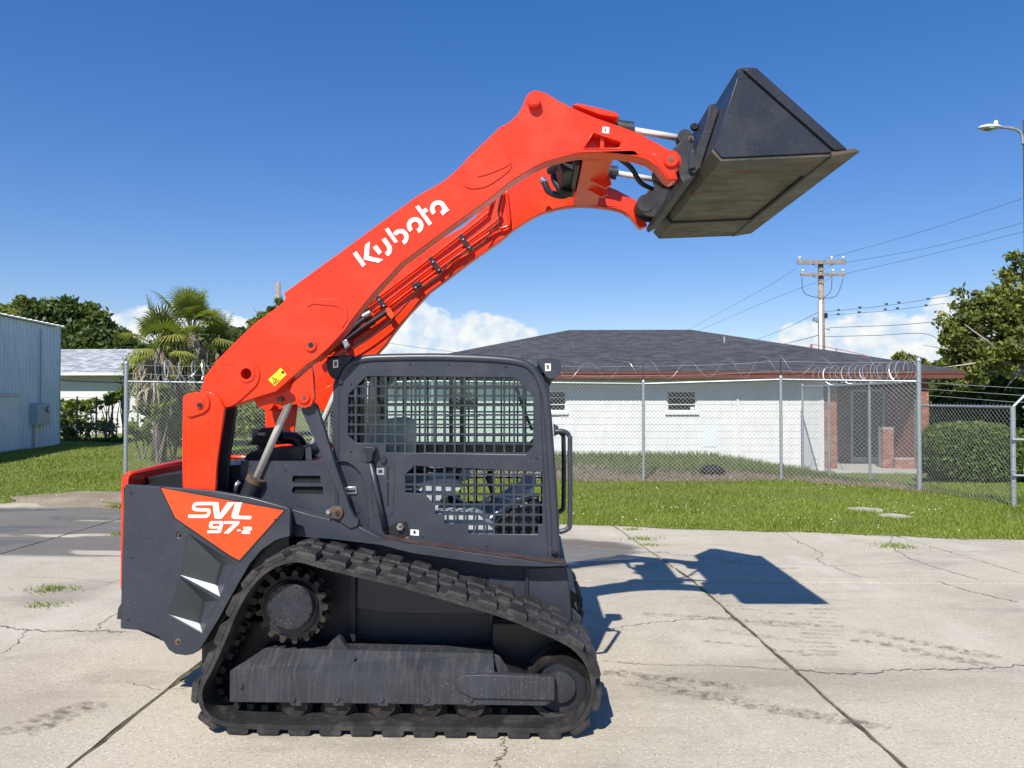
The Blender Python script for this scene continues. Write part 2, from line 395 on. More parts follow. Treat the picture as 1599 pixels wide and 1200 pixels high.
def concrete():
    m, nt, bs = newmat('old_concrete')
    L = nt.links
    geo = nn(nt, 'ShaderNodeNewGeometry'); sp = nn(nt, 'ShaderNodeSeparateXYZ'); L.new(geo.outputs['Position'], sp.inputs[0])
    big = mrange(nt, noise(nt, .55, 7, .6).outputs[0], .36, .64)
    mid = mrange(nt, noise(nt, 3.2, 8, .65).outputs[0], .3, .7)
    fine = mrange(nt, noise(nt, 38, 6, .7).outputs[0], .3, .7)
    c = mixc(nt, big, (.440, .390, .292), (.550, .490, .374))
    c = mixc(nt, mrange(nt, mid, 0, 1, 0, .45, False), c, (.56, .51, .415))
    c = mixc(nt, mrange(nt, fine, 0, 1, .0, .38, False), c, (.28, .242, .19))
    # exposed aggregate specks
    v = nn(nt, 'ShaderNodeTexVoronoi'); v.inputs['Scale'].default_value = 62; L.new(geo.outputs['Position'], v.inputs['Vector'])
    sp2 = nn(nt, 'ShaderNodeSeparateColor'); L.new(v.outputs['Color'], sp2.inputs[0])
    ag = math_(nt, 'MULTIPLY', mrange(nt, v.outputs['Distance'], .36, .26), mrange(nt, sp2.outputs[0], .72, .76))
    c = mixc(nt, math_(nt, 'MULTIPLY', ag, .75), c, (.74, .70, .62))
    ag2 = math_(nt, 'MULTIPLY', mrange(nt, v.outputs['Distance'], .36, .26), mrange(nt, sp2.outputs[1], .86, .9))
    c = mixc(nt, math_(nt, 'MULTIPLY', ag2, .75), c, (.14, .11, .085))
    # weather stains, drawn out along the yard
    st = mrange(nt, noise(nt, 1.1, 9, .7, sc=(.5, 1.5, 1)).outputs[0], .50, .68)
    c = mixc(nt, math_(nt, 'MULTIPLY', st, .46), c, (.235, .205, .165))
    st2 = mrange(nt, noise(nt, 4.5, 9, .75, sc=(.35, 1.3, 1)).outputs[0], .55, .72)
    c = mixc(nt, math_(nt, 'MULTIPLY', st2, .38), c, (.20, .165, .13))
    pale = mrange(nt, noise(nt, .9, 6, .6, sc=(1.2, .6, 1)).outputs[0], .54, .68)
    c = mixc(nt, math_(nt, 'MULTIPLY', pale, .35), c, (.62, .575, .48))
    # a broad oily drag mark in front of the tracks
    def blob(cx, cy, rx, ry, lo=.35, hi=1.15, nsc=2.2, namp=.9):
        dx = math_(nt, 'DIVIDE', math_(nt, 'SUBTRACT', sp.outputs[0], cx), rx); dy = math_(nt, 'DIVIDE', math_(nt, 'SUBTRACT', sp.outputs[1], cy), ry)
        d = math_(nt, 'SQRT', math_(nt, 'ADD', math_(nt, 'MULTIPLY', dx, dx), math_(nt, 'MULTIPLY', dy, dy)))
        nz = math_(nt, 'MULTIPLY', math_(nt, 'SUBTRACT', noise(nt, nsc, 8, .65, sc=(.6, 1.4, 1)).outputs[0], .5), namp)
        return mrange(nt, math_(nt, 'ADD', d, nz), hi, lo)
    b1 = blob(1.6, 5.05, 1.9, .42, .1, 1.1, 3.0, 1.5)
    c = mixc(nt, math_(nt, 'MULTIPLY', b1, .42), c, (.20, .165, .13))
    b2 = blob(-3.1, 4.55, .9, .5, .1, 1.1, 3.0, 1.5)
    c = mixc(nt, math_(nt, 'MULTIPLY', b2, .32), c, (.22, .185, .15))
    b3 = blob(-4.4, 7.1, .55, .7, .2, 1.0, 3.0, .9)
    c = mixc(nt, math_(nt, 'MULTIPLY', b3, .5), c, (.21, .18, .14))
    oi = nn(nt, 'ShaderNodeObjectInfo'); c = mixc(nt, mrange(nt, oi.outputs['Random'], 0, 1, .0, .12, False), c, (.31, .275, .21))
    # standing water and damp concrete
    w1 = blob(-6.0, 10.7, 5.4, 2.2, .86, .99, .8, .6)
    w2 = blob(.15, 9.1, 1.25, 1.0, .8, 1.0, 1.3, .6)
    wet = math_(nt, 'MAXIMUM', w1, w2)
    dry = mrange(nt, noise(nt, .7, 4, .5, sc=(.45, 2.2, 1)).outputs[0], .60, .64)
    wet = math_(nt, 'MULTIPLY', wet, math_(nt, 'SUBTRACT', 1.0, dry))
    c = mixc(nt, math_(nt, 'MULTIPLY', wet, .80), c, (.115, .098, .078))
    L.new(c, bs.inputs['Base Color'])
    pud = math_(nt, 'MULTIPLY', wet, mrange(nt, noise(nt, .9, 5, .5, sc=(.5, 1.6, 1)).outputs[0], .50, .56))
    r = mrange(nt, wet, 0, 1, .93, .55, False)
    r = math_(nt, 'SUBTRACT', r, math_(nt, 'MULTIPLY', pud, .47))
    L.new(r, bs.inputs['Roughness'])
    h = math_(nt, 'ADD', math_(nt, 'MULTIPLY', fine, .6), math_(nt, 'MULTIPLY', mid, .6))
    h = math_(nt, 'ADD', h, math_(nt, 'MULTIPLY', ag, .35))
    h = math_(nt, 'MULTIPLY', h, math_(nt, 'SUBTRACT', 1.0, pud))
    bump(nt, bs, h, .35, .008)
    return m
MT['concrete'] = concrete()

def ground_mat(name, a, b, d, sc=.6):
    m, nt, bs = newmat(name)
    c = mixc(nt, mrange(nt, noise(nt, sc, 8, .65).outputs[0], .3, .7), a, b)
    c = mixc(nt, mrange(nt, noise(nt, sc * 7, 8, .7).outputs[0], .52, .7), c, d)
    nt.links.new(c, bs.inputs['Base Color']); bs.inputs['Roughness'].default_value = .95
    bump(nt, bs, noise(nt, 30, 5).outputs[0], .6, .03); return m
MT['lawn'] = ground_mat('lawn_soil', (.10, .135, .026), (.17, .20, .042), (.22, .185, .09))
MT['soil'] = ground_mat('bare_soil', (.24, .19, .13), (.33, .27, .19), (.16, .15, .07), 1.5)
MT['field'] = ground_mat('field', (.055, .075, .022), (.10, .11, .035), (.14, .12, .06), .2)
MT['slope'] = ground_mat('slope_soil', (.13, .11, .065), (.21, .165, .115), (.10, .12, .045))

def brickmat():
    m, nt, bs = newmat('red_brick')
    oi = nn(nt, 'ShaderNodeObjectInfo'); rp = nn(nt, 'ShaderNodeValToRGB'); e = rp.color_ramp.elements
    e[0].color = (.26, .085, .052, 1); e[1].color = (.46, .27, .20, 1); x = e.new(.5); x.color = (.36, .135, .085, 1); x = e.new(.85); x.color = (.40, .19, .13, 1)
    nt.links.new(oi.outputs['Random'], rp.inputs[0])
    c = mixc(nt, mrange(nt, noise(nt, 30, 5).outputs[0], .3, .7, 0, .35), rp.outputs[0], (.20, .08, .055))
    nt.links.new(c, bs.inputs['Base Color']); bs.inputs['Roughness'].default_value = .9; bump(nt, bs, noise(nt, 90, 4).outputs[0], .3, .005); return m
MT['brick'] = brickmat()
def shingles(name, base, sc=1.0):
    m, nt, bs = newmat(name)
    tc = nn(nt, 'ShaderNodeAttribute', attribute_name='suv')
    bt = nn(nt, 'ShaderNodeTexBrick'); nt.links.new(tc.outputs['Vector'], bt.inputs['Vector'])
    bt.offset = .37; bt.inputs['Scale'].default_value = 1; bt.inputs['Brick Width'].default_value = .32; bt.inputs['Row Height'].default_value = .14
    bt.inputs['Mortar Size'].default_value = .012; bt.inputs['Mortar Smooth'].default_value = .3; bt.inputs['Bias'].default_value = 0
    bt.inputs['Color1'].default_value = tuple(c * .5 for c in base) + (1,); bt.inputs['Color2'].default_value = tuple(c * 1.5 for c in base) + (1,); bt.inputs['Mortar'].default_value = tuple(c * .4 for c in base) + (1,)
    c = mixc(nt, mrange(nt, noise(nt, 14, 6, .7).outputs[0], .35, .7, 0, .3), bt.outputs[0], tuple(c * 1.15 for c in base))
    c = mixc(nt, mrange(nt, noise(nt, .5, 6, .6).outputs[0], .4, .7, 0, .3), c, tuple(c * .7 for c in base))
    nt.links.new(c, bs.inputs['Base Color']); bs.inputs['Roughness'].default_value = .9
    bump(nt, bs, bt.outputs['Fac'], -.5, .02); return m
MT['shingle'] = shingles('charcoal_shingles', (.060, .060, .066))
MT['shingle_pale'] = shingles('pale_grey_shingles', (.34, .355, .375))
# ------------------------------------------------------------------ the setting
def sstep(x, a, b):
    t = np.clip((np.asarray(x, float) - a) / (b - a), 0, 1); return t * t * (3 - 2 * t)
def edge_y(x):            # where the concrete meets the lawn
    x = np.asarray(x, float); return 11.12 - .18 * x + .05 * np.sin(x * 2.1) + .035 * np.sin(x * 5.3 + 1) + np.where(x < -6.5, .5 * sstep(-x, 6.5, 8.2) - .55 * sstep(-x, 8.2, 10), 0)
FP = [G(196, 748), G(1005, 752), G(1220, 758), G(1436, 769)]
fx = [FP[0].x, FP[1].x, FP[2].x, FP[3].x]; fy = [FP[0].y, FP[1].y, FP[2].y, FP[3].y]
def fence_y(x): return np.interp(np.asarray(x, float), [-40] + fx + [40], [fy[0]] + fy + [fy[-1] - 20])
def land_z(x, y):
    x = np.asarray(x, float); y = np.asarray(y, float)
    z = .02 + .05 * sstep(y, 16.5, 19) * sstep(x, -10, -7) + .05 * np.sin(x * .9) * np.sin(y * .7) * sstep(y, 12, 15)
    return z - .44 * sstep(x, 4.6, 8.4) * sstep(y, 15.6, 20)

o = mobj('ground', ([(-700, -700, -.62), (700, -700, -.62), (700, 900, -.62), (-700, 900, -.62)], [(0, 1, 2, 3)]), MT['field'], fix=False); tag(o, kind='structure')

# concrete yard: sub-base sheet with separate slabs laid on it
yard = mobj('concrete_yard', box(-40, 40, -14, 14.8, -.30, -.035), MT['crack'], center=False); tag(yard, kind='structure')
def slab(x0, x1, y0, y1, dz, clip=True, tl=0., tr=0.):
    """one slab; x0/x1 may lean (tl, tr = change of x per metre of y)"""
    g = .018; ny = 10
    L = []; Rr = []
    def yend(x): return min(y1, float(edge_y(x))) if clip else y1
    xl = lambda y: x0 + tl * (y - 3.8) + g
    xr = lambda y: x1 + tr * (y - 3.8) - g
    top = []
    nx = max(4, int((x1 - x0) / .35))
    ya = y0 + g
    for i in range(nx + 1):
        u = i / nx
        xb = xl(ya) * (1 - u) + xr(ya) * u
        yb = y1 - g
        xt = xl(yb) * (1 - u) + xr(yb) * u
        ye = min(yb, float(edge_y(xt)))
        if ye <= ya + .05: ye = ya + .05
        wob = .006 * math.sin(xt * 9 + y0) + .004 * math.sin(xt * 23)
        top.append(((xb, ya + wob), (xt, ye + wob)))
    v = []; f = []; c = .012
    n = len(top)
    rows = 60
    for (a, b) in top:
        for k in range(rows):
            t = k / (rows - 1); yy = a[1] * (1 - t) + b[1] * t; jx = 0. if (a, b) not in (top[0], top[-1]) else .004 * math.sin(yy * 7 + x0) + random.gauss(0, .004)
            v.append((a[0] * (1 - t) + b[0] * t + jx, yy, dz))
    for i in range(n - 1):
        for k in range(rows - 1):
            p = i * rows + k; f.append((p, p + rows, p + rows + 1, p + 1))
    ring = [k * rows for k in range(n)] + [(n - 1) * rows + k for k in range(1, rows)] + [k * rows + rows - 1 for k in range(n - 2, -1, -1)] + [k for k in range(rows - 2, 0, -1)]
    b0 = len(v)
    cx = sum(v[i][0] for i in ring) / len(ring); cy = sum(v[i][1] for i in ring) / len(ring)
    for i in ring:
        x, y, z = v[i]; d = Vector((x - cx, y - cy)).normalized() * .003
        v.append((x + d.x, y + d.y, z - .006))
    b1 = len(v)
    for q in range(len(ring)): x, y, z = v[b0 + q]; v.append((x, y, -.12))
    m = len(ring)
    for i in range(m):
        j = (i + 1) % m; f.append((ring[i], ring[j], b0 + j, b0 + i)); f.append((b0 + i, b0 + j, b1 + j, b1 + i))
    return v, f
k = 0
cols = [(-26, -18.1, 0, 0), (-18.1, -14.1, 0, 0), (-14.1, -10.15, 0, 0), (-10.15, -6.22, 0, 0), (-6.22, -2.30, 0, .004), (-2.30, 1.84, .004, -.066), (1.84, 5.3, -.066, -.05), (5.3, 9.3, -.05, 0), (9.3, 13.4, 0, 0), (13.4, 22, 0, 0)]
for (x0, x1, tl, tr) in cols:
    ys = [-12, -6, -1.2, 2.9, 7.68, 14.6] if x0 > -2.5 else [-12, -6, -.6, 4.9 - 1.6, 9.9, 14.7]
    for y0, y1 in zip(ys, ys[1:]):
        xm = (x0 + x1) / 2
        if float(edge_y(xm)) < y0 + .3: continue
        o = mobj('concrete_slab', slab(x0, x1, y0, y1, random.uniform(-.0025, .0015), True, tl, tr), MT['concrete'], yard)
def ribbon(pts, w0, z=.0035, jag=.02, per=14, seed=0):
    rg = random.Random(seed); q = catmull([(p.x, p.y) for p in pts], per, False)
    q = [(x + rg.gauss(0, jag), y + rg.gauss(0, jag)) for x, y in q]; v = []; f = []
    for i, (x, y) in enumerate(q):
        a = q[max(0, i - 1)]; b = q[min(len(q) - 1, i + 1)]; d = Vector((b[0] - a[0], b[1] - a[1])); d = d.normalized() if d.length > 0 else Vector((1, 0))
        w = w0 * .62 * rg.uniform(.35, 1.25) * (.35 if i in (0, len(q) - 1) else 1)
        v += [(x - d.y * w, y + d.x * w, z), (x + d.y * w, y - d.x * w, z)]
    for i in range(len(q) - 1): f.append((2 * i, 2 * i + 1, 2 * i + 3, 2 * i + 2))
    return v, f
CR = [([(1232, 1045), (1330, 1053), (1420, 1046), (1500, 1045), (1560, 1043), (1640, 1036)], .010), ([(1232, 1047), (1120, 1040), (1010, 1038), (940, 1032)], .005),
      ([(1215, 826), (1245, 845), (1283, 864), (1278, 876), (1310, 890), (1345, 902)], .009), ([(1392, 836), (1396, 856), (1440, 880), (1530, 906)], .010), ([(1462, 908), (1520, 925), (1590, 941)], .010),
      ([(1150, 966), (1080, 968), (1000, 975), (950, 984)], .006), ([(0, 978), (40, 984), (110, 986), (200, 987)], .012), ([(150, 985), (170, 965), (215, 945)], .006), ([(40, 984), (20, 1010), (-30, 1035)], .005),
      ([(783, 1150), (790, 1172), (778, 1190), (786, 1215)], .006), ([(0, 902), (90, 903), (190, 912)], .004), ([(100, 925), (150, 918), (185, 905)], .005), ([(200, 1066), (250, 1078), (300, 1072)], .004),
      ([(1000, 884), (1100, 882), (1200, 880), (1300, 884), (1430, 879)], .004), ([(1400, 860), (1500, 862), (1640, 858)], .005)]
for i, (pp, w) in enumerate(CR):
    mobj('crack', ribbon([G(x, y) for x, y in pp], w, jag=.012 if w > .005 else .008, seed=i), MT['crack'], yard, fix=False)
# moss and grit lodged in the open joints between slabs
for (xf, y0, y1) in ((lambda y: 1.84 - .066 * (y - 3.8), 2.0, 10.9), (lambda y: -2.30 + .004 * (y - 3.8), 1.0, 11.4), (lambda y: 5.3 - .05 * (y - 3.8), 2.0, 10.1), (lambda y: -6.22, 2.0, 12.2)):
    v = []; f = []; n = 60
    for i in range(n + 1):
        y = y0 + (y1 - y0) * i / n; h = -.008 + .005 * math.sin(i * 1.3) * math.sin(i * .37 + 1); w = .026
        v += [(xf(y) - w, y, h), (xf(y) + w, y, h)]
    for i in range(n): f.append((2 * i, 2 * i + 1, 2 * i + 3, 2 * i + 2))
    mobj('joint_moss', (v, f), MT['moss'], yard, fix=False)

# track prints left on the concrete: thin dusty patches
pm, nt, bs = newmat('track_print_dust')
bs.inputs['Base Color'].default_value = (.17, .135, .105, 1); bs.inputs['Roughness'].default_value = .95
tcn = nn(nt, 'ShaderNodeTexCoord'); gr = nn(nt, 'ShaderNodeVectorMath', operation='ABSOLUTE'); nt.links.new(tcn.outputs['Object'], gr.inputs[0])
tr = nn(nt, 'ShaderNodeBsdfTransparent'); ms = nn(nt, 'ShaderNodeMixShader')
af = mrange(nt, noise(nt, 16, 7, .7).outputs[0], .40, .70, 0, .46); nt.links.new(af, ms.inputs[0])
nt.links.new(tr.outputs[0], ms.inputs[1]); nt.links.new(bs.outputs[0], ms.inputs[2]); nt.links.new(ms.outputs[0], nt.nodes['Material Output'].inputs[0])
prn = []
for i in range(8): prn += [(1360 + i * 26, 989 + i * 5.2, .10, .05), (1345 + i * 27, 1000 + i * 5.4, .10, .05)]
for i in range(9): prn += [(1020 + i * 31, 960 + i * 2.0, .085, .05)]
for i in range(12): prn += [(1130 + (i % 3) * 46 + random.uniform(-6, 6), 946 + i * 6.5, .17, .022), (1280 + random.uniform(-8, 8), 952 + i * 6.5, .17, .022)]
for i in range(10): prn += [(1010 + i * 38, 1070 + i * 7, .16, .05)]
for i in range(8): prn += [(960 + i * 26, 1052 + i * 3, .1, .06)]
for i in range(6): prn += [(30 + i * 22, 1142 - i * 8, .14, .06)]
for i in range(7): prn += [(985 + i * 40, 858 + i * 5, .16, .05)]
for i, (x, y, a, b) in enumerate(prn):
    if y > 1180: continue
    g = G(x, y); an = random.uniform(-.25, .05); q = []
    for t in range(10):
        th = 2 * math.pi * t / 10; rr = random.uniform(.8, 1.1); ux = a * math.copysign(abs(math.cos(th)) ** .5, math.cos(th)) * rr; uy = b * math.copysign(abs(math.sin(th)) ** .5, math.sin(th)) * rr
        q.append((g.x + ux * math.cos(an) - uy * math.sin(an), g.y + ux * math.sin(an) + uy * math.cos(an), .0048 + (i % 9) * .0002))
    mobj('track_print', (q, [tuple(range(10))]), pm, yard, fix=False)

# lawn sheet
def sheet(x0, x1, y0f, y1f, nx, ny, zf):
    v = []; f = []
    for i in range(nx + 1):
        x = x0 + (x1 - x0) * i / nx; ya, yb = y0f(x), y1f(x)
        for j in range(ny + 1):
            y = ya + (yb - ya) * (j / ny) ** 1.6; v.append((x, y, zf(x, y)))
    for i in range(nx):
        for j in range(ny):
            p = i * (ny + 1) + j; f.append((p, p + ny + 1, p + ny + 2, p + 1))
    return v, f
def zl(x, y):
    e = float(edge_y(x)); return float(land_z(x, y)) - .05 + .06 * min(1, max(0, (y - e) / .25))
lawn = mobj('lawn', sheet(-60, 60, lambda x: float(edge_y(x)) - .06, lambda x: 95, 240, 60, zl), MT['lawn'], smooth=180, center=False); tag(lawn, kind='structure')
slope = mobj('bare_strip', sheet(fx[0], 7.3, lambda x: float(fence_y(x)) - .25, lambda x: min(22.9, float(fence_y(x)) + 2.5), 80, 10, lambda x, y: float(land_z(x, y)) + .022), MT['slope'], smooth=180, center=False); tag(slope, kind='structure')

pts = [(-7.3 + 1.9 * math.cos(a) * random.uniform(.75, 1.1), 13.35 + 1.0 * math.sin(a) * random.uniform(.7, 1.1)) for a in [2 * math.pi * t / 26 for t in range(26)]]
o = mobj('bare_patch', ([(x, y, zl(x, y) + .022) for x, y in pts] + [(-7.3, 13.35, .05)], [(i, (i + 1) % 26, 26) for i in range(26)]), MT['soil'], fix=False); tag(o, kind='structure')
def blades(name, xs, ys, zs, h, w, mat, lean=.5):
    n = len(xs); a = RNG.uniform(0, 2 * np.pi, n); la = RNG.uniform(0, 2 * np.pi, n); ll = RNG.uniform(.1, 1, n) * lean * h
    ca, sa = np.cos(a) * w / 2, np.sin(a) * w / 2
    V = np.empty((n, 3, 3)); V[:, 0] = np.stack([xs - ca, ys - sa, zs], 1); V[:, 1] = np.stack([xs + ca, ys + sa, zs], 1)
    V[:, 2] = np.stack([xs + np.cos(la) * ll, ys + np.sin(la) * ll, zs + h], 1)
    patch = .5 + .5 * np.sin(xs * 1.3 + np.sin(ys * .9) * 2) * np.sin(ys * 1.7 + xs * .4)
    patch = .6 * patch + .4 * (.5 + .5 * np.sin(xs * .55 + 1.3 * np.sin(ys * .4)) * np.sin(ys * .8 - xs * .3)); rn = np.clip(RNG.beta(2, 3, n) * .62 + patch * .42, 0, 1); at = np.repeat(rn, 3)
    return npobj(name, V.reshape(-1, 3), np.arange(n * 3).reshape(-1, 3), mat, attr=at)
def samp(n, ya, yb, pw=1.6, ml=3, mr=3):
    u = RNG.uniform(0, 1, n); k = 1 - pw
    y = (ya ** k + u * (yb ** k - ya ** k)) ** (1 / k) if abs(k) > 1e-6 else ya * (yb / ya) ** u
    x = RNG.uniform(0, 1, n) * (y * 1.36 + ml + mr) - (y * .70 + ml); return x, y
x, y = samp(330000, 9.6, 31.0)
e = edge_y(x); f_ = fence_y(x)
bare = np.sin(x * 3.1 + 1) * np.sin(y * 2.3) * .5 + RNG.normal(0, .25, len(x))
front = (y > e - .05 - .05 * RNG.random(len(x))) & (y < f_ + .1) & (x > fx[0] - 30)
left = (x < fx[0] - .05) & (y > e)
right = (x > FP[3].x) & (y > f_)
dirt = ((x + 7.3) / 1.7) ** 2 + ((y - 13.35) / .9) ** 2 < .9 + .6 * bare
stone = np.zeros(len(x), bool)
for cx, cy, rx, ry in ((G(1352, 799).x, G(1352, 799).y, .33, .30), (G(1397, 809).x, G(1397, 809).y, .27, .26)):
    stone |= ((x - cx) / rx) ** 2 + ((y - cy) / ry) ** 2 < 1
sel = (front | left | right) & ~dirt & ~stone & (bare < .95)
x, y = x[sel], y[sel]; n = len(x)
hgt = RNG.uniform(.025, .062, n) * (1 + .5 * (np.sin(x * 2.2) * np.sin(y * 1.9) > .35)); hgt *= np.where(y < edge_y(x) + .15, .75, 1)
o = blades('grass', x, y, land_z(x, y) + .004, hgt, .010 + .0007 * y, MT['grass'], .8); tag(o, 'short green lawn grass between the concrete and the fences', 'grass', kind='stuff')
# straw-coloured strip and greener slope behind the main fence
x, y = samp(150000, 14.6, 23.4, 1.2); f_ = fence_y(x)
mid = f_ + 1.9 + .5 * np.sin(x * 1.7) + .35 * np.sin(x * 4.1 + 2) + RNG.normal(0, .3, len(x))
ins = (y > f_ - .15) & (y < 23.1) & (x > fx[0]) & (x < 7.5 + .02 * y)
s = ins & (y < mid); xs, ys = x[s], y[s]
o = blades('dry_grass', xs, ys, land_z(xs, ys), RNG.uniform(.02, .10, len(xs)), .012 + .0006 * ys, MT['straw'], 1.6); tag(o, 'dry straw coloured grass along the foot of the fence', 'dry grass', kind='stuff')
s = ins & (y > mid - .3); xs, ys = x[s], y[s]
o = blades('tall_grass', xs, ys, land_z(xs, ys), RNG.uniform(.04, .14, len(xs)) * np.where(ys > 22, 1.6, 1), .012 + .0008 * ys, MT['slope_grass'], .6); tag(o, 'longer green grass on the bank below the white wall', 'tall grass', kind='stuff')
cx_, cy_ = samp(900, 9.8, 15.5); sel = (cy_ > edge_y(cx_) + .2) & (cy_ < fence_y(cx_) - .1) & (np.sin(cx_ * 1.9) * np.sin(cy_ * 2.4) > .1); cx_, cy_ = cx_[sel], cy_[sel]
V, F = leaves0 = (None, None); n = len(cx_)
P0 = np.stack([cx_, cy_, land_z(cx_, cy_) + RNG.uniform(.03, .06, n)], 1); r0 = .012
V = np.concatenate([(P0 + np.array(d) * r0)[:, None, :] for d in ((1, 0, 0), (0, 1, 0), (-1, 0, 0), (0, -1, 0), (0, 0, 1))], 1).reshape(-1, 3); i0 = np.arange(n)[:, None] * 5
F = np.concatenate([i0 + np.array([[a_, b_, 4]]) for a_, b_ in ((0, 1), (1, 2), (2, 3), (3, 0))])
o = npobj('clover_flowers', V, F, simple('clover_white', (.70, .69, .62), .8)); tag(o, 'tiny white clover heads dotted over the lawn', 'flowers', kind='stuff')
# weeds in the joints, one clump each
def tuft(px, py, r, n, h=.05):
    g = G(px, py); xs = g.x + RNG.normal(0, r, n); ys = g.y + RNG.normal(0, r * .6, n)
    o = blades('weed_clump', xs, ys, np.full(n, .002), RNG.uniform(.4, 1, n) * h, .012 + np.zeros(n), MT['grass'], 1.2)
    return o
for i, (px, py, r, n, h, lb) in enumerate([(990, 828, .06, 60, .05, 'sparse green weeds at the lawn end of the long joint'), (1003, 843, .10, 110, .05, 'flat green weed patch a little way down the long joint'), (1016, 852, .07, 60, .04, 'third small weed patch from the lawn in the long joint'),
                       (1398, 854, .13, 160, .05, 'green weed tuft in the crack below the stepping stones'), (80, 922, .12, 150, .05, 'green weed tuft on the stained patch left of the loader'), (68, 946, .10, 90, .03, 'thin brown-green weeds on the near rim of the stained patch'), (186, 835, .08, 90, .06, 'small weeds at the damp joint beside the loader rear')]):
    tag(tuft(px, py, r, n, h), lb, 'weeds', 'weeds growing through the concrete')
for (px, py, rx, ry, lb) in ((1352, 799, .30, .26, 'larger flat grey stepping stone in the lawn, farther one'), (1397, 809, .24, .22, 'smaller flat grey stepping stone in the lawn, nearer one')):
    g = G(px, py); pts = [(g.x + rx * math.cos(a) * random.uniform(.85, 1.05), g.y + ry * math.sin(a) * random.uniform(.85, 1.05)) for a in [2 * math.pi * t / 11 for t in range(11)]]
    o = mobj('stepping_stone', prism_ax(pts, -.06, float(land_z(g.x, g.y)) + .018, 'z'), MT['stone'], bevel=.012); tag(o, lb, 'stepping stone', 'stepping stones in the lawn')

# ------------------------------------------------------------------ white office building
WY, EY = 23.0, 22.4
XL, XR = -4.6, 11.75; PX = P(1286, 620, WY).x      # porch starts at PX
GZ = -.6
bld = empty('office_building', ((XL + XR) / 2, WY + 3, 0), 'white painted block office with dark hip roof and brick porch behind the fence', 'building')
eave_b, eave_t = 2.36, 2.57
wins = [(P(861, 680, WY).x - .30, P(884, 680, WY).x, 1.4, 2.0), (P(1042, 680, WY).x, P(1088, 680, WY).x, 1.4, 2.0), (-2.6, -1.7, 1.4, 2.0)]
holes = [[(a, c), (b, c), (b, d), (a, d)] for a, b, c, d in wins]
mobj('wall', prism([(XL, GZ), (PX, GZ), (PX, eave_b), (XL, eave_b)], WY, WY + .2, holes), MT['white_wall'], bld)
mb = MB(); mb.add(box(XL, XL + .2, WY + .2, WY + 11.6, GZ, eave_b)); mb.add(box(XL, XR, WY + 11.6, WY + 11.8, GZ, eave_b)); mb.add(box(XR - .2, XR, WY + 2.2, WY + 11.6, GZ, eave_b))
mobj('wall', mb.vf, MT['white_wall'], bld)
mobj('wall', box(PX, PX + .2, WY + .22, WY + 2.0, GZ, eave_b), MT['brick'], bld)
nb = 0
for r_ in range(15):
    z0 = GZ + r_ * .2; z1 = z0 + .2
    if z1 > eave_b + .01: break
    if z1 < -.2: continue
    x = PX - (.2 if r_ % 2 else 0)
    cuts = []
    edges = [PX]; t = PX - (.2 if r_ % 2 else .4)
    while t > .4: edges.append(t); t -= .4
    for b_, a_ in zip(edges, edges[1:]):
        seg = [(a_, b_)]
        for (wa, wb, wc, wd) in wins:
            if z1 > wc + .01 and z0 < wd - .01:
                ns = []
                for s0, s1 in seg:
                    if s1 <= wa or s0 >= wb: ns.append((s0, s1)); continue
                    if s0 < wa: ns.append((s0, wa))
                    if s1 > wb: ns.append((wb, s1))
                seg = ns
        for s0, s1 in seg:
            if s1 - s0 < .03: continue
            mobj('block', box(s0 + .005, s1 - .005, WY - .012, WY + .01, z0 + .005, z1 - .005), MT['white_wall'], bld); nb += 1
for i, (a, b, c, d) in enumerate(wins):
    w = mobj('window', box(a, b, WY + .12, WY + .14, c, d), MT['dark_glass'], bld)
    mb = MB(); t = .035
    mb.add(box(a, a + t, WY + .03, WY + .119, c, d)); mb.add(box(b - t, b, WY + .03, WY + .119, c, d)); mb.add(box(a + t, b - t, WY + .03, WY + .119, d - t, d)); mb.add(box(a + t, b - t, WY + .03, WY + .119, c, c + t))
    mobj('window_frame', mb.vf, MT['trim_white'], w)
    for q in (1, 2): mobj('sash_bar', box(a + t, b - t, WY + .05, WY + .118, c + (d - c) * q / 3 - .012, c + (d - c) * q / 3 + .012), MT['trim_white'], w)
    mobj('window_sill', box(a - .06, b + .06, WY - .07, WY + .03, c - .10, c - .003), MT['trim_white'], w)
    if i == 1: mobj('notice', box(b - .16, b - .05, WY + .112, WY + .1185, c + .05, c + .13), MT['white_decal_and_glint'], w)
mobj('downspout', box(P(1150, 680, WY).x, P(1150, 680, WY).x + .05, WY - .06, WY - .013, -.1, 1.78), MT['trim_white'], bld)
a = P(1098, 680, WY).x; mobj('wall_hatch', box(a, a + .38, WY - .026, WY - .013, .35, .98), simple('pale_blue_panel', (.66, .72, .76), .5, var=.02), bld)
mobj('corner_board', box(PX - .09, PX + .0, WY - .034, WY - .013, -.45, 1.85), MT['trim_white'], bld)
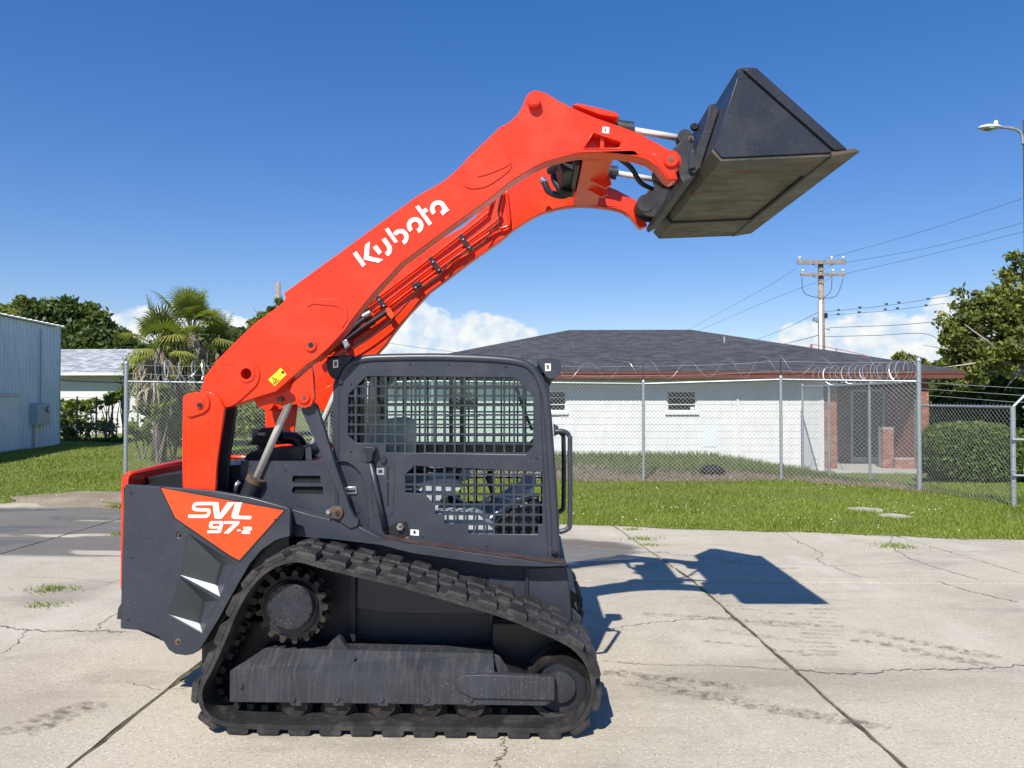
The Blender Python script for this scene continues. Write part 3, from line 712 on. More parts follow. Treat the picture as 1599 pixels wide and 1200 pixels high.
# hip roof
ex0, ex1, ey0, ey1 = XL - .6, XR + .6, EY, WY + 12.4
ry_ = (ey0 + ey1) / 2; run = (ey1 - ey0) / 2; rz = eave_t + run * .272
def roof(ex0, ex1, ey0, ey1, zt, rz, hip, mat, parent, name='roof_plane'):
    rm = (ey0 + ey1) / 2; rx0, rx1 = ex0 + hip, ex1 - hip
    A, B, C, D = (ex0, ey0, zt), (ex1, ey0, zt), (ex1, ey1, zt), (ex0, ey1, zt); E, Fv = (rx0, rm, rz), (rx1, rm, rz)
    res = []
    for poly in ((A, B, Fv, E), (B, C, Fv), (C, D, E, Fv), (D, A, E)):
        vs = [Vector(p) for p in poly]; u = (vs[1] - vs[0]).normalized(); nrm = u.cross(vs[2] - vs[0]).normalized(); w = nrm.cross(u)
        c = sum(vs, Vector()) / len(vs)
        top = [p - c for p in vs]; bot = [p - c - Vector((0, 0, .03)) for p in vs]; k = len(vs)
        me = bpy.data.meshes.new(name); me.from_pydata([tuple(p) for p in top + bot], [], [tuple(range(k)), tuple(range(2 * k - 1, k - 1, -1))] + [(i, i + k, (i + 1) % k + k, (i + 1) % k) for i in range(k)])
        at = me.attributes.new('suv', 'FLOAT_VECTOR', 'POINT')
        for i, p in enumerate(vs + vs): at.data[i].vector = ((p - vs[0]).dot(u), (p - vs[0]).dot(w), 0)
        me.materials.append(mat); o = bpy.data.objects.new(name, me); COL.objects.link(o); o.parent = parent; o.location = c - worg(parent); WO[o.name] = c; res.append(o)
    return res
roof(ex0, ex1, ey0, ey1, eave_t + .012, rz, run, MT['shingle'], bld)
for (a, b, c, d) in ((ex0 + .01, ex1 - .01, ey0 + .01, ey0 + .05), (ex1 - .05, ex1 - .01, ey0 + .05, ey1 - .05), (ex0 + .01, ex0 + .05, ey0 + .05, ey1 - .05)):
    mobj('fascia', box(a, b, c, d, eave_b, eave_t - .022), MT['brown'], bld)
mobj('drip_edge', box(ex0 + .002, ex1 - .002, ey0 - .012, ey0 + .008, eave_t - .075, eave_t - .004), MT['brown'], bld)
mobj('soffit', box(ex0 + .055, ex1 - .055, ey0 + .055, ey1 - .06, eave_b + .005, eave_b + .03), MT['soffit'], bld)
mobj('vent_pipe', cyl((P(1131, 530, 26.5).x, 26.5, 3.5), (P(1131, 530, 26.5).x, 26.5, P(1131, 526, 26.5).z), .04, 10), MT['galv'], bld)
# porch: brick piers with bricks one by one
mobj('porch_floor', box(PX + .01, XR + .2, EY - .25, WY + 2.0, GZ + .01, -.30), MT['porch'], bld)
mobj('porch_wall', box(PX + .2, XR - .2, WY + 2.02, WY + 2.2, GZ, eave_b), simple('porch_shade_brick', (.15, .06, .042), .9, var=.25, scale=6, bmp=.3), bld)  # darker than the pier brick: shade of the recess is put into the colour
d0, d1 = P(1330, 680, WY + 2).x, P(1377, 680, WY + 2).x
dr = mobj('door', box(d0, d1, WY + 1.96, WY + 2.0, -.28, 2.0), MT['dark_glass'], bld)
mb = MB(); t = .07
mb.add(box(d0 - t, d0, WY + 1.90, WY + 1.99, -.28, 2.05)); mb.add(box(d1, d1 + t, WY + 1.90, WY + 1.99, -.28, 2.05)); mb.add(box(d0, d1, WY + 1.90, WY + 1.955, 2.0, 2.05)); mb.add(box(d0, d1, WY + 1.90, WY + 1.955, -.28, -.10))
mobj('door_frame', mb.vf, simple('pale_teal_frame', (.36, .44, .47), .5), dr)
mobj('glazing_bar', box((d0 + d1) / 2 - .03, (d0 + d1) / 2 + .03, WY + 1.91, WY + 1.955, -.10, 2.0), MT['door'], dr)
brick_me = None
def brick_pier(x0, x1, y0, y1, z0, z1):
    global brick_me
    core = mobj('brick_pier', box(x0 + .008, x1 - .008, y0 + .008, y1 - .008, z0, z1 + .0), MT['mortar'], bld)
    bl, bh = .205, .068; r_ = 0; z = z0
    while z + bh <= z1 + .001:
        off = (r_ % 2) * bl / 2; x = x0 - off
        while x < x1 - .001:
            a, b = max(x, x0), min(x + bl, x1)
            if b - a > .03:
                key = round((b - a) * 200)
                if key not in BR:
                    h = (b - a) / 2 - .005; BR[key] = None
                    o = mobj('brick', box(a + .005, b - .005, y0 - .0, y0 + .1, z + .005, z + bh - .005), MT['brick'], core); BR[key] = o
                else:
                    o = BR[key].copy(); COL.objects.link(o); w = Vector(((a + b) / 2, y0 + .05, z + bh / 2)); WO[o.name] = w; o.parent = core; o.location = w - worg(core)
            x += bl
        # side face towards the camera's right/left
        z += bh; r_ += 1
    return core
BR = {}
brick_pier(PX + .02, PX + .40, WY + .0, WY + .22, -.40, eave_b)
brick_pier(P(1378, 680, WY + .3).x, P(1396, 680, WY + .3).x, WY + .3, WY + .6, -.30, .92)
brick_pier(P(1436, 680, WY - .25).x, P(1451, 680, WY - .25).x, WY - .25, WY + .1, -.45, eave_b)
brick_pier(P(1397, 680, WY + .1).x, P(1435, 680, WY + .1).x, WY + .1, WY + .3, -.30, .02)
mobj('wall', box(P(1437, 680, WY - .2).x, P(1450, 680, WY - .2).x, WY + .12, WY + 2.2, GZ, eave_b), MT['brick'], bld)

# ------------------------------------------------------------------ left: metal shed and low building
s1, s2 = G(92, 696), G(0, 709); dv = (s2 - s1).normalized(); nv = Vector((-dv.y, dv.x, 0)); 
if nv.x > 0: nv = -nv
H = 4.42
shed = empty('metal_shed', s1, 'pale blue ribbed metal shed at the left edge of the picture', 'shed')
def wallpt(s, off, z): q = s1 + dv * s - nv * off; return (q.x, q.y, z)
LEN = 14.0
def ribbed(s0, s1_, z0, z1, off=0.):
    v = []; f = []; prof = []; s = s0
    while s < s1_ - 1e-6:
        for ds, o_ in ((0, 0), (.19, 0), (.205, .028), (.245, .028)): 
            if s + ds <= s1_: prof.append((s + ds, o_ + off))
        s += .26
    prof.append((s1_, off))
    for s, o_ in prof: v += [wallpt(s, o_, z0), wallpt(s, o_, z1)]
    for i in range(len(prof) - 1): f.append((2 * i, 2 * i + 2, 2 * i + 3, 2 * i + 1))
    return v, f
nP = 8
for i in range(nP): mobj('wall_panel', ribbed(LEN * i / nP + .002, LEN * (i + 1) / nP - .002, .0, H), MT['white_metal'], shed, fix=False)
b0, b1 = s1 + nv * 9, s1 + dv * LEN + nv * 9
mb = MB(); c1 = s1 + nv * .02; c2 = s1 + dv * LEN + nv * .02
mb.add(([(c1.x, c1.y, 0), (b0.x, b0.y, 0), (b0.x, b0.y, H), (c1.x, c1.y, H)], [(0, 1, 2, 3)])); mb.add(([(c2.x, c2.y, 0), (b1.x, b1.y, 0), (b1.x, b1.y, H), (c2.x, c2.y, H)], [(0, 1, 2, 3)])); mb.add(([(b0.x, b0.y, 0), (b1.x, b1.y, 0), (b1.x, b1.y, H), (b0.x, b0.y, H)], [(0, 1, 2, 3)]))
mobj('back_wall', mb.vf, MT['white_metal'], shed)
r0, r1 = s1 - dv * .25 - nv * .14, s1 + dv * (LEN + .2) - nv * .14; q0, q1 = r0 + nv * 9.4, r1 + nv * 9.4
mobj('roof', ([(r0.x, r0.y, H + .01), (r1.x, r1.y, H + .01), (q1.x, q1.y, H + .9), (q0.x, q0.y, H + .9), (r0.x, r0.y, H + .05), (r1.x, r1.y, H + .05), (q1.x, q1.y, H + .94), (q0.x, q0.y, H + .94)], [(0, 1, 2, 3), (4, 5, 6, 7), (0, 1, 5, 4), (1, 2, 6, 5), (2, 3, 7, 6), (3, 0, 4, 7)]), MT['trim_white'], shed)
i = 0; s = 0.
while s < LEN:
    q = s1 + dv * s - nv * .15; q2 = q + nv * .5
    mobj('roof_rib', tube([(q.x, q.y, H + .055), (q2.x, q2.y, H + .105)], .028, 6), MT['trim_white'], shed); s += .42
q = s1 - nv * .10; q2 = s1 - dv * .14 - nv * .10; mobj('corner_flashing', tube([(s1.x, s1.y, .0), (s1.x, s1.y, H)], .035, 6), MT['trim_white'], shed)
def onwall(px, py):       # wall coordinate and height of a picture point on the shed wall
    v = ray(px, py); o_ = Vector((0, 0, CAM_H)); t = (s1 - o_).dot(nv) / v.dot(nv); p = o_ + v * t; return (p - s1).dot(dv), p.z
def wbox(s0, s1_, z0, z1, o0, o1):
    v = [wallpt(s, o, z) for z in (z0, z1) for s, o in ((s0, o0), (s1_, o0), (s1_, o1), (s0, o1))]
    return v, [(0, 3, 2, 1), (4, 5, 6, 7), (0, 1, 5, 4), (1, 2, 6, 5), (2, 3, 7, 6), (3, 0, 4, 7)]
sa, za = onwall(46, 664); sb, zb = onwall(66, 630)
eb = mobj('meter_box', wbox(sb, sa, za, zb, .03, .26), simple('meter_box_paint', (.40, .50, .54), .5), shed, bevel=.015)
mobj('meter_dial', lathe([(.0, 0), (.11, 0), (.11, .08), (.0, .10)], Vector(wallpt(sb + .18, .26, zb - .22)), 'x', 16), MT['galv'], eb)
mobj('side_switch', wbox(sb - .16, sb - .01, za + .05, za + .4, .03, .16), MT['galv'], eb)
sc_, _ = onwall(61, 600); mobj('conduit', tube([wallpt(sc_, .06, zb), wallpt(sc_, .06, H - .2)], .022, 8), MT['galv'], shed)
sc_, _ = onwall(50, 680); mobj('conduit', tube([wallpt(sc_, .06, .02), wallpt(sc_, .06, za)], .04, 8), MT['galv'], shed)
sr, zr = onwall(27, 618); mobj('door_rail', wbox(sr, sr + 2.6, zr - .03, zr + .04, .03, .10), MT['galv'], shed)
mobj('sliding_door', wbox(sr + .1, sr + 2.5, .02, zr - .035, .032, .07), MT['white_metal'], shed)

lowb = empty('low_building', P(150, 640, 38), 'low white building with pale grey shingle roof beyond the metal shed', 'building')
lx0, lx1, ly = P(-20, 680, 37).x, P(330, 680, 37).x, 37.0
mobj('wall', box(lx0, lx1, ly, ly + 6, -.1, 2.95), MT['white_wall'], lowb)
roof(lx0 - .5, lx1 + .5, ly - .55, ly + 6.5, 3.0, 4.35, .6, MT['shingle_pale'], lowb)
mobj('gutter', box(lx0 - .5, lx1 + .5, ly - .68, ly - .56, 2.86, 3.0), MT['trim_white'], lowb)
w = mobj('window', box(P(190, 680, ly).x, P(202, 680, ly).x, ly - .03, ly - .005, 1.2, 2.1), MT['dark_glass'], lowb)
mobj('window_frame', box(P(186, 680, ly).x, P(206, 680, ly).x, ly - .06, ly - .031, 2.1, 2.2), MT['trim_white'], w)
mobj('service_cable', tube([P(92, 594, ly - .03), P(150, 597, ly - .03), P(205, 598, ly - .03)], .015, 5), MT['cable'], lowb)

# ------------------------------------------------------------------ fences
def chain_panel(a, b, za, zb, h0, h1, parent, sp=.088, r=.0030):
    """diamond mesh between two posts: straight crossing wires; a, b (x, y) ; za/zb ground"""
    a = Vector(a); b = Vector(b); Lg = (b - a).length; d = (b - a) / Lg; nrm = Vector((-d.y, d.x)) * .004
    H_ = h1 - h0; V = []; F = []
    def add(s0, t0, s1_, t1, off):
        p = [a + d * s0 + nrm * off, a + d * s1_ + nrm * off]; z = [za + (zb - za) * s0 / Lg + h0 + t0, za + (zb - za) * s1_ / Lg + h0 + t1]
        v, f = tube([(p[0].x, p[0].y, z[0]), (p[1].x, p[1].y, z[1])], r, 3, False); bs_ = len(V); V.extend(v); F.extend([tuple(i + bs_ for i in q) for q in f])
    s = -H_
    while s < Lg:
        s0, t0, s1_, t1 = s, 0., s + H_, H_
        if s0 < 0: t0 = -s0; s0 = 0
        if s1_ > Lg: t1 = H_ - (s1_ - Lg); s1_ = Lg
        if s1_ - s0 > .02:
            add(s0, t0, s1_, t1, 1); add(Lg - s0, t0, Lg - s1_, t1, -1)
        s += sp
    # knuckled wire ends standing above the rail
    s = 0
    while s < Lg:
        p = a + d * s; z = za + (zb - za) * s / Lg + h1
        v, f = tube([(p.x, p.y, z - .01), (p.x + d.x * .008, p.y + d.y * .008, z + .045)], r * 1.1, 3, False); bs_ = len(V); V.extend(v); F.extend([tuple(i + bs_ for i in q) for q in f]); s += sp
    return mobj('chain_link_panel', (V, F), MT['wire'], parent, fix=False)
def post(x, y, z0, z1, r, parent, name='post', capk=True):
    o = mobj(name, tube([(x, y, z0 - .15), (x, y, z1)], r, 12), MT['galv'], parent, smooth=40)
    if capk: mobj('post_cap', lathe([(r * 1.25, 0), (r * 1.25, .03), (r * .8, .06), (.003, .08)], (x, y, z1 - .01), 'z', 12), MT['galv'], o, smooth=50)
    return o
def coil(a, b, rad, pitch, name, parent, r=.005, squash=1., per=18, ph=0.):
    a = Vector(a); b = Vector(b); L_ = (b - a).length; d = (b - a) / L_; u = Vector((-d.y, d.x, 0)).normalized(); n = int(L_ / pitch * per); pts = []
    for i in range(n + 1):
        t = i / n; th = 2 * math.pi * L_ / pitch * t + ph; jit = .04 * math.sin(th * .37 + 1)
        pts.append(a + d * (L_ * t + jit) + u * math.cos(th) * rad * .8 + Vector((0, 0, math.sin(th) * rad * squash * (1 + .12 * math.sin(th * .31)))))
    return mobj(name, tube(pts, r, 4), MT['razor'], parent, fix=False)
RH = 2.12
fen = empty('chain_link_fence', (FP[1].x, FP[1].y, 0), 'long chain link fence with razor wire running across behind the loader', 'fence')
pxs = [fx[0]] + list(np.linspace(fx[0], fx[1], 6)[1:-1]) + fx[1:]
pp = [(float(x), float(fence_y(x))) for x in pxs]
for i, (x, y) in enumerate(pp):
    z = float(land_z(x, y)); end = i in (0, len(pp) - 1)
    po = post(x, y, z, z + (RH + .40 if end else RH + .03), .045 if end else .032, fen)
    if not end: mobj('wire_arm', box(x - .012, x + .012, y - .012, y + .012, z + RH + .06, z + RH + .42), MT['frame'], po)
for i, ((xa, ya), (xb, yb)) in enumerate(zip(pp, pp[1:])):
    za, zb = float(land_z(xa, ya)), float(land_z(xb, yb))
    chain_panel((xa, ya), (xb, yb), za, zb, .03, RH, fen)
    mobj('top_rail', tube([(xa, ya, za + RH), (xb, yb, zb + RH)], .022, 8), MT['galv'], fen, smooth=60)
    for hh in (.18, .38): mobj('barbed_strand', tube([(xa, ya, za + RH + hh), ((xa + xb) / 2, (ya + yb) / 2, (za + zb) / 2 + RH + hh - .03), (xb, yb, zb + RH + hh)], .0035, 4), MT['wire'], fen)
    coil((xa, ya, za + RH + .28), (xb, yb, zb + RH + .28), .20, .78, 'razor_coil', fen, .0035, ph=i * 1.3)
xa, ya = pp[0]; coil((xa + .6, ya, RH + .27), (xa + 2.4, ya, RH + .27), .24, .28, 'razor_coil', fen, .010, ph=.5)
# return section from the corner back to the building, thick razor coil on top
ret = empty('chain_link_fence', (FP[3].x, 18, 0), 'short fence section with a bright razor coil running back to the brick porch', 'fence')
rp = [(FP[3].x, FP[3].y), (7.62, 17.7), (7.66, 20.2), (7.7, 22.3)]
for i, (x, y) in enumerate(rp):
    z = float(land_z(x, y)); 
    if i: post(x, y, z, RH + .02, .03, ret)
for i, ((xa, ya), (xb, yb)) in enumerate(zip(rp, rp[1:])):
    za, zb = float(land_z(xa, ya)), float(land_z(xb, yb))
    chain_panel((xa, ya + .06), (xb, yb), zb, zb, .03, RH - zb, ret, .088, .0022)
    mobj('top_rail', tube([(xa, ya + .05, RH), (xb, yb, RH)], .022, 8), MT['galv'], ret)
coil((FP[3].x - .05, FP[3].y + .1, RH + .22), (7.55, 20.8, RH + .26), .21, .42, 'razor_coil', ret, .0065)
coil((FP[3].x - .05, FP[3].y + .3, RH + .20), (7.55, 19.0, RH + .24), .19, .8, 'razor_coil', ret, .005, ph=2)
mobj('fallen_coil', tube([P(1285, 722, 20.2), P(1300, 720, 20), P(1312, 724, 19.8), P(1316, 733, 19.6)], .012, 5), MT['razor'], ret)
# lower fence coming towards the camera on the right
gp = G(1583, 796)
low = empty('chain_link_fence', (gp.x, gp.y, 0), 'lower chain link fence with angled barbed wire arm at the right edge', 'fence')
LH = 1.66
xa, ya = FP[3].x + .06, FP[3].y
chain_panel((xa, ya), (gp.x, gp.y), float(land_z(xa, ya)), 0, .05, LH, low)
mobj('top_rail', tube([(xa, ya, LH), (gp.x, gp.y, LH)], .022, 8), MT['galv'], low, smooth=60)
po = post(gp.x, gp.y, 0, LH + .02, .04, low, capk=False)
tipv = P(1612, 606, gp.y - .05)
mobj('wire_arm', tube([(gp.x, gp.y, LH), tuple(tipv)], .022, 8), MT['galv'], po)
for t in (.25, .6, .95):
    q = Vector((gp.x, gp.y, LH)).lerp(tipv, t); mobj('barbed_strand', tube([(xa, ya, LH + .12 + .34 * t), tuple(q), (gp.x + .9, gp.y - 2.5, LH + .12 + .3 * t)], .004, 4), MT['wire'], low)
for zz in (.20, .36, .62, .86, 1.20, 1.45): mobj('tie_band', lathe([(.046, 0), (.046, .025)], (gp.x, gp.y, zz), 'z', 10), MT['galv'], po)
gate = empty('pipe_gate', (gp.x + .5, gp.y - .1, 0), 'galvanised pipe gate hinged on the right edge fence post', 'gate')
for zz in (.56, 1.14): mobj('gate_rail', tube([(gp.x - .05, gp.y - .07, zz), (gp.x + 3.0, gp.y - .5, zz)], .02, 8), MT['galv'], gate)
mobj('gate_rail', tube([(gp.x + .1, gp.y - .09, LH), (gp.x + 3.0, gp.y - .5, LH)], .02, 8), MT['galv'], gate)
mobj('gate_brace', tube([(gp.x + .12, gp.y - .09, .6), (gp.x + .62, gp.y - .16, 1.12)], .018, 8), MT['trim_white'], gate)
chain_panel((gp.x + .12, gp.y - .09), (gp.x + 3.0, gp.y - .5), 0, 0, .15, LH - .02, gate)
# old fence by the low building
old = empty('wire_fence', P(170, 690, 31), 'old vine covered wire fence in front of the low white building', 'fence')
for q in (120, 150, 175, 192, 215): 
    b = P(q, 688, 31); mobj('post', tube([(b.x, b.y, -.1), (b.x, b.y, 1.85)], .035, 8), MT['bark'], old)
for zz in (.6, 1.2, 1.8): mobj('strand', tube([(P(90, 680, 31).x, 31, zz), (P(225, 680, 31).x, 31, zz)], .010, 4), MT['wire'], old)

# ------------------------------------------------------------------ vegetation
def leaves(cent, size, seed, up=.3):
    rg = np.random.default_rng(seed); n = len(cent)
    nr = rg.normal(0, 1, (n, 3)); nr[:, 2] += up; nr /= np.linalg.norm(nr, axis=1, keepdims=True)
    t = np.cross(nr, rg.normal(0, 1, (n, 3))); t /= np.linalg.norm(t, axis=1, keepdims=True) + 1e-9; b = np.cross(nr, t)
    s = size * rg.uniform(.55, 1.3, (n, 1)); a = s * 1.25; w = s * .62
    V = np.empty((n, 4, 3)); V[:, 0] = cent - t * a; V[:, 1] = cent + b * w + t * a * .1; V[:, 2] = cent + t * a; V[:, 3] = cent - b * w + t * a * .1
    return V.reshape(-1, 3), np.arange(n * 4).reshape(-1, 4)
def crown(name, blobs, n, size, mat, parent, seed, clump=.32, ncl=None, hollow=.55):
    rg = np.random.default_rng(seed); vol = np.array([b[3] * b[4] * b[5] for b in blobs]) ** .7; vol /= vol.sum()
    C = []; Q = []
    for b, fr in zip(blobs, vol):
        nc = max(6, int(fr * (ncl or n / 55))); d = rg.normal(0, 1, (nc, 3)); d /= np.linalg.norm(d, axis=1, keepdims=True)
        rad = rg.uniform(hollow, 1.05, (nc, 1)); cc = np.array(b[:3]) + d * rad * np.array(b[3:6])
        tone = rg.uniform(-.18, .22, nc)
        nl = int(fr * n); idx = rg.integers(0, nc, nl); cs = clump * (b[3] * b[4] * b[5]) ** (1 / 3) * rg.uniform(.5, 1.2, nc)
        off = rg.normal(0, 1, (nl, 3)) * cs[idx][:, None] * np.array([.5, .5, .34])
        C.append(cc[idx] + off); Q.append(np.clip(rg.beta(2, 2.6, nl) + tone[idx], 0, 1))
    C = np.concatenate(C); Q = np.concatenate(Q); V, F = leaves(C, size, seed + 1)
    return npobj(name, V, F, mat, parent, attr=np.repeat(Q, 4), center=True)
def limbs(base, tops, r0, parent, mat, seed, trunk_h):
    rg = random.Random(seed); base = Vector(base); mb = MB(); tt = base + Vector((rg.uniform(-.2, .2), rg.uniform(-.2, .2), trunk_h))
    mobj('trunk', tube([base, base.lerp(tt, .35) + Vector((.06, 0, 0)), tt], [r0 * 1.35, r0 * 1.02, r0 * .82], 10), mat, parent, smooth=180)
    for tp in tops:
        tp = Vector(tp); m1 = tt.lerp(tp, .45) + Vector((rg.uniform(-.3, .3), rg.uniform(-.3, .3), rg.uniform(.0, .4))); rr = r0 * .5
        mb.add(tube([tt - Vector((0, 0, .15)), m1, tp], [rr, rr * .6, rr * .18], 7))
        for _ in range(4):
            e = m1.lerp(tp, rg.random()) + Vector((rg.gauss(0, .8), rg.gauss(0, .8), rg.gauss(.2, .5))) * ((tp - tt).length * .22); mb.add(tube([m1, m1.lerp(e, .5) + Vector((0, 0, .1)), e], [rr * .45, rr * .3, rr * .07], 5))
    mobj('branches', mb.vf, mat, parent, smooth=180)
def tree(name, label, base, blobs, n, size, mat, seed, r0=.25, bark='bark', trunk_h=1.6, group=None, clump=.32, hollow=.55):
    base = Vector(base); t = empty(name, base, label, 'tree', group)
    limbs(base, [b[:3] for b in blobs], r0, t, MT[bark], seed, trunk_h); crown('crown', blobs, n, size, MT[mat], t, seed, clump, hollow=hollow); return t
def pb(px, py, Y, rpx, rpz=None, ry=None):   # crown lobe from the picture: centre, radius in photograph pixels at distance Y
    c = P(px, py, Y); r = rpx / F_PX * Y; return (c.x, c.y, c.z, r, ry or r, (rpz or rpx) / F_PX * Y)
T = 'trees beyond the yard'
tree('oak_tree', 'dark green oak with the tallest round crown above the metal shed roof', (P(85, 680, 52).x, 52, -.1), [pb(80, 500, 52, 46, 34), pb(125, 505, 52, 42, 36), pb(40, 505, 52, 40, 30), pb(105, 540, 52, 60, 36), pb(160, 535, 52, 36, 34)], 30000, .17, 'oak', 11, .4, trunk_h=2.2, group=T)
tree('oak_tree', 'olive green tree at the far left edge above the shed', (P(5, 680, 46).x, 46, -.1), [pb(-15, 505, 46, 42, 30), pb(15, 500, 46, 30, 26), pb(35, 472, 46, 9, 12), pb(-30, 540, 46, 60, 34), pb(30, 535, 46, 40, 30)], 16000, .15, 'oak2', 12, .3, group=T)
tree('oak_tree', 'dark spreading tree just left of the palms behind the low building', (P(178, 680, 50).x, 50, -.1), [pb(160, 540, 50, 36, 28), pb(192, 552, 50, 30, 26), pb(140, 556, 50, 40, 24), pb(215, 560, 50, 34, 28)], 15000, .17, 'oak', 13, .3, group=T)
tree('broadleaf_tree', 'green bushy tree rising behind the palm crowns', (P(300, 680, 27).x, 27, 0), [pb(270, 600, 27, 60, 70), pb(345, 590, 27, 55, 62), pb(300, 545, 27, 46, 36), pb(370, 545, 28, 36, 30), pb(395, 610, 27, 40, 60)], 22000, .10, 'oak', 14, .2, group=T)
tree('broadleaf_tree', 'thin tree top showing above the arm beside the bare pole', (P(425, 680, 34).x, 34, 0), [pb(418, 498, 34, 16, 16), pb(440, 490, 34, 18, 20), pb(400, 520, 34, 26, 22), pb(440, 560, 34, 40, 50)], 8000, .11, 'oak2', 15, .2, trunk_h=2.4, group=T)
tree('broadleaf_tree', 'tall sunlit tree with pale branches at the right edge', (P(1650, 680, 31).x, 31, -.5), [pb(1530, 485, 31, 42, 36), pb(1575, 470, 31, 42, 40), pb(1500, 520, 31, 36, 30), pb(1550, 545, 31, 50, 40), pb(1500, 575, 31, 34, 34), pb(1610, 430, 31, 34, 44), pb(1610, 530, 31, 46, 60), pb(1645, 480, 31, 50, 70), pb(1475, 553, 31, 16, 12)], 22000, .095, 'oak2', 16, .32, 'bark_pale', 2.6, T, .36, .35)
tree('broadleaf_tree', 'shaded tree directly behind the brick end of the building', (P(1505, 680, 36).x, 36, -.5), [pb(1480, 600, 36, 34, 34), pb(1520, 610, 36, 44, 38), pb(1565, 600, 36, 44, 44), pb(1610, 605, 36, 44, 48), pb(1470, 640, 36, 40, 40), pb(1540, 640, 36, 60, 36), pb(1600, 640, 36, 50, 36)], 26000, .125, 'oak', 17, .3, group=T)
tree('broadleaf_tree', 'small leafy tree top poking up behind the roof corner', (P(1415, 680, 40).x, 40, -.4), [pb(1405, 560, 40, 14, 7), pb(1425, 566, 40, 16, 8), pb(1450, 572, 40, 16, 10)], 1800, .15, 'oak2', 18, .15, trunk_h=2.6, group=T)
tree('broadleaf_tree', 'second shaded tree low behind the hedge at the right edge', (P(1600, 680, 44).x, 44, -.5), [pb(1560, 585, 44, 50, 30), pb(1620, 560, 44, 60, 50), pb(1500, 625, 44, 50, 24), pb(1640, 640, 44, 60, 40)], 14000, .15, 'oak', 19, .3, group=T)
# clipped hedge: rounded box of small leaves
def hedge(name, label, x0, x1, y0, y1, z0, z1, n, size, seed):
    t = empty(name, ((x0 + x1) / 2, (y0 + y1) / 2, z0), label, 'hedge'); rg = np.random.default_rng(seed)
    c = np.array([(x0 + x1) / 2, (y0 + y1) / 2, (z0 + z1) / 2]); h = np.array([(x1 - x0) / 2, (y1 - y0) / 2, (z1 - z0) / 2])
    d = rg.normal(0, 1, (n, 3)); d /= (np.abs(d) ** 3.2).sum(axis=1, keepdims=True) ** (1 / 3.2)
    p = c + d * h * rg.uniform(.86, 1.02, (n, 1)) + rg.normal(0, .015, (n, 3)); p = p[p[:, 2] > z0 + .01]
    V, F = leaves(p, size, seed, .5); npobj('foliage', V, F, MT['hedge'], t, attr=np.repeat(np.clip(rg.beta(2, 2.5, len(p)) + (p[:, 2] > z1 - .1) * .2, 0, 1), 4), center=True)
    mb = MB(); s = []
    for k in range(9):
        xx = x0 + (x1 - x0) * (k + .5) / 9; mb.add(tube([(xx, (y0 + y1) / 2, z0 - .1), (xx + random.uniform(-.15, .15), (y0 + y1) / 2, z1 - .3)], .03, 5))
    mobj('stems', mb.vf, MT['bark'], t)
    v = []; f = []; q = 14
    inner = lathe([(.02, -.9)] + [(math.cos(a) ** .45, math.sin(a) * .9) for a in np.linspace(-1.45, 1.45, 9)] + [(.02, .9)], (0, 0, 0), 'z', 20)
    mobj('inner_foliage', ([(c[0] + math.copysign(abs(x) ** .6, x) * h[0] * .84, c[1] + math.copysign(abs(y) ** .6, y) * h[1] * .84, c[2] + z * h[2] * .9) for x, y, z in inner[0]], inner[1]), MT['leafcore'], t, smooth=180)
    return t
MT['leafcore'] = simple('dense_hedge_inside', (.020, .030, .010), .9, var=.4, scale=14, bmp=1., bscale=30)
hz0 = float(land_z(10, 18.5)); hx0, hx1 = P(1452, 680, 18.8).x, P(1586, 680, 18.8).x
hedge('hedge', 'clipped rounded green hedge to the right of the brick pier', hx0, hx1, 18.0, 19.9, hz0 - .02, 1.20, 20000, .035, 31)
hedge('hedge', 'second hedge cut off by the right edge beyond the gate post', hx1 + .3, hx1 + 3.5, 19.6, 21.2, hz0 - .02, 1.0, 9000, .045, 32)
# vines and low bushes on the left
def bush(label, blobs, n, size, mat, seed, name='shrub', clump=.3):
    b0 = blobs[0]; t = empty(name, (b0[0], b0[1], 0), label, 'shrub'); mb = MB(); rg = random.Random(seed)
    for b in blobs:
        for _ in range(4): mb.add(tube([(b[0] + rg.uniform(-.2, .2) * b[3], b[1], -.05), (b[0] + rg.uniform(-.5, .5) * b[3], b[1], b[2] * .6), (b[0] + rg.uniform(-.7, .7) * b[3], b[1] + rg.uniform(-.4, .4) * b[4], b[2] + .3 * b[5])], [.03, .022, .008], 5))
    mobj('stems', mb.vf, MT['bark'], t); crown('foliage', blobs, n, size, MT[mat], t, seed, clump, hollow=.2); return t
bush('leafy green vine mound against the white wall beside the shed', [pb(110, 634, 32, 26, 12, .5), pb(140, 632, 32, 24, 12, .5), pb(100, 650, 32, 16, 24, .5), pb(105, 672, 32, 14, 18, .5)], 5200, .065, 'vine', 41)
bush('brownish green vine climbing the old fence left of the corner post', [pb(180, 620, 31, 22, 14, .4), pb(165, 630, 31, 12, 10, .4), pb(195, 612, 31, 14, 14, .4)], 2600, .06, 'vine', 42)
bush('sparse vine leaves scattered low over the white wall', [pb(130, 662, 32, 34, 16, .3), pb(165, 664, 32, 24, 16, .3)], 1100, .07, 'vine', 43, clump=.9)
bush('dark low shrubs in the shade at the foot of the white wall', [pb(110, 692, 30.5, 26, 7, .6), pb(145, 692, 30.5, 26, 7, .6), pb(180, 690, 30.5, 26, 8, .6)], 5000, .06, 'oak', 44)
bush('green weedy shrub behind the corner post below the palms', [pb(225, 672, 21.5, 26, 26, .6), pb(268, 668, 22, 26, 30, .6), pb(300, 640, 21.3, 44, 44, .5), pb(250, 625, 20.6, 34, 40, .4), pb(345, 660, 22, 40, 34, .6), pb(400, 660, 22, 34, 40, .6)], 9500, .055, 'vine', 45)
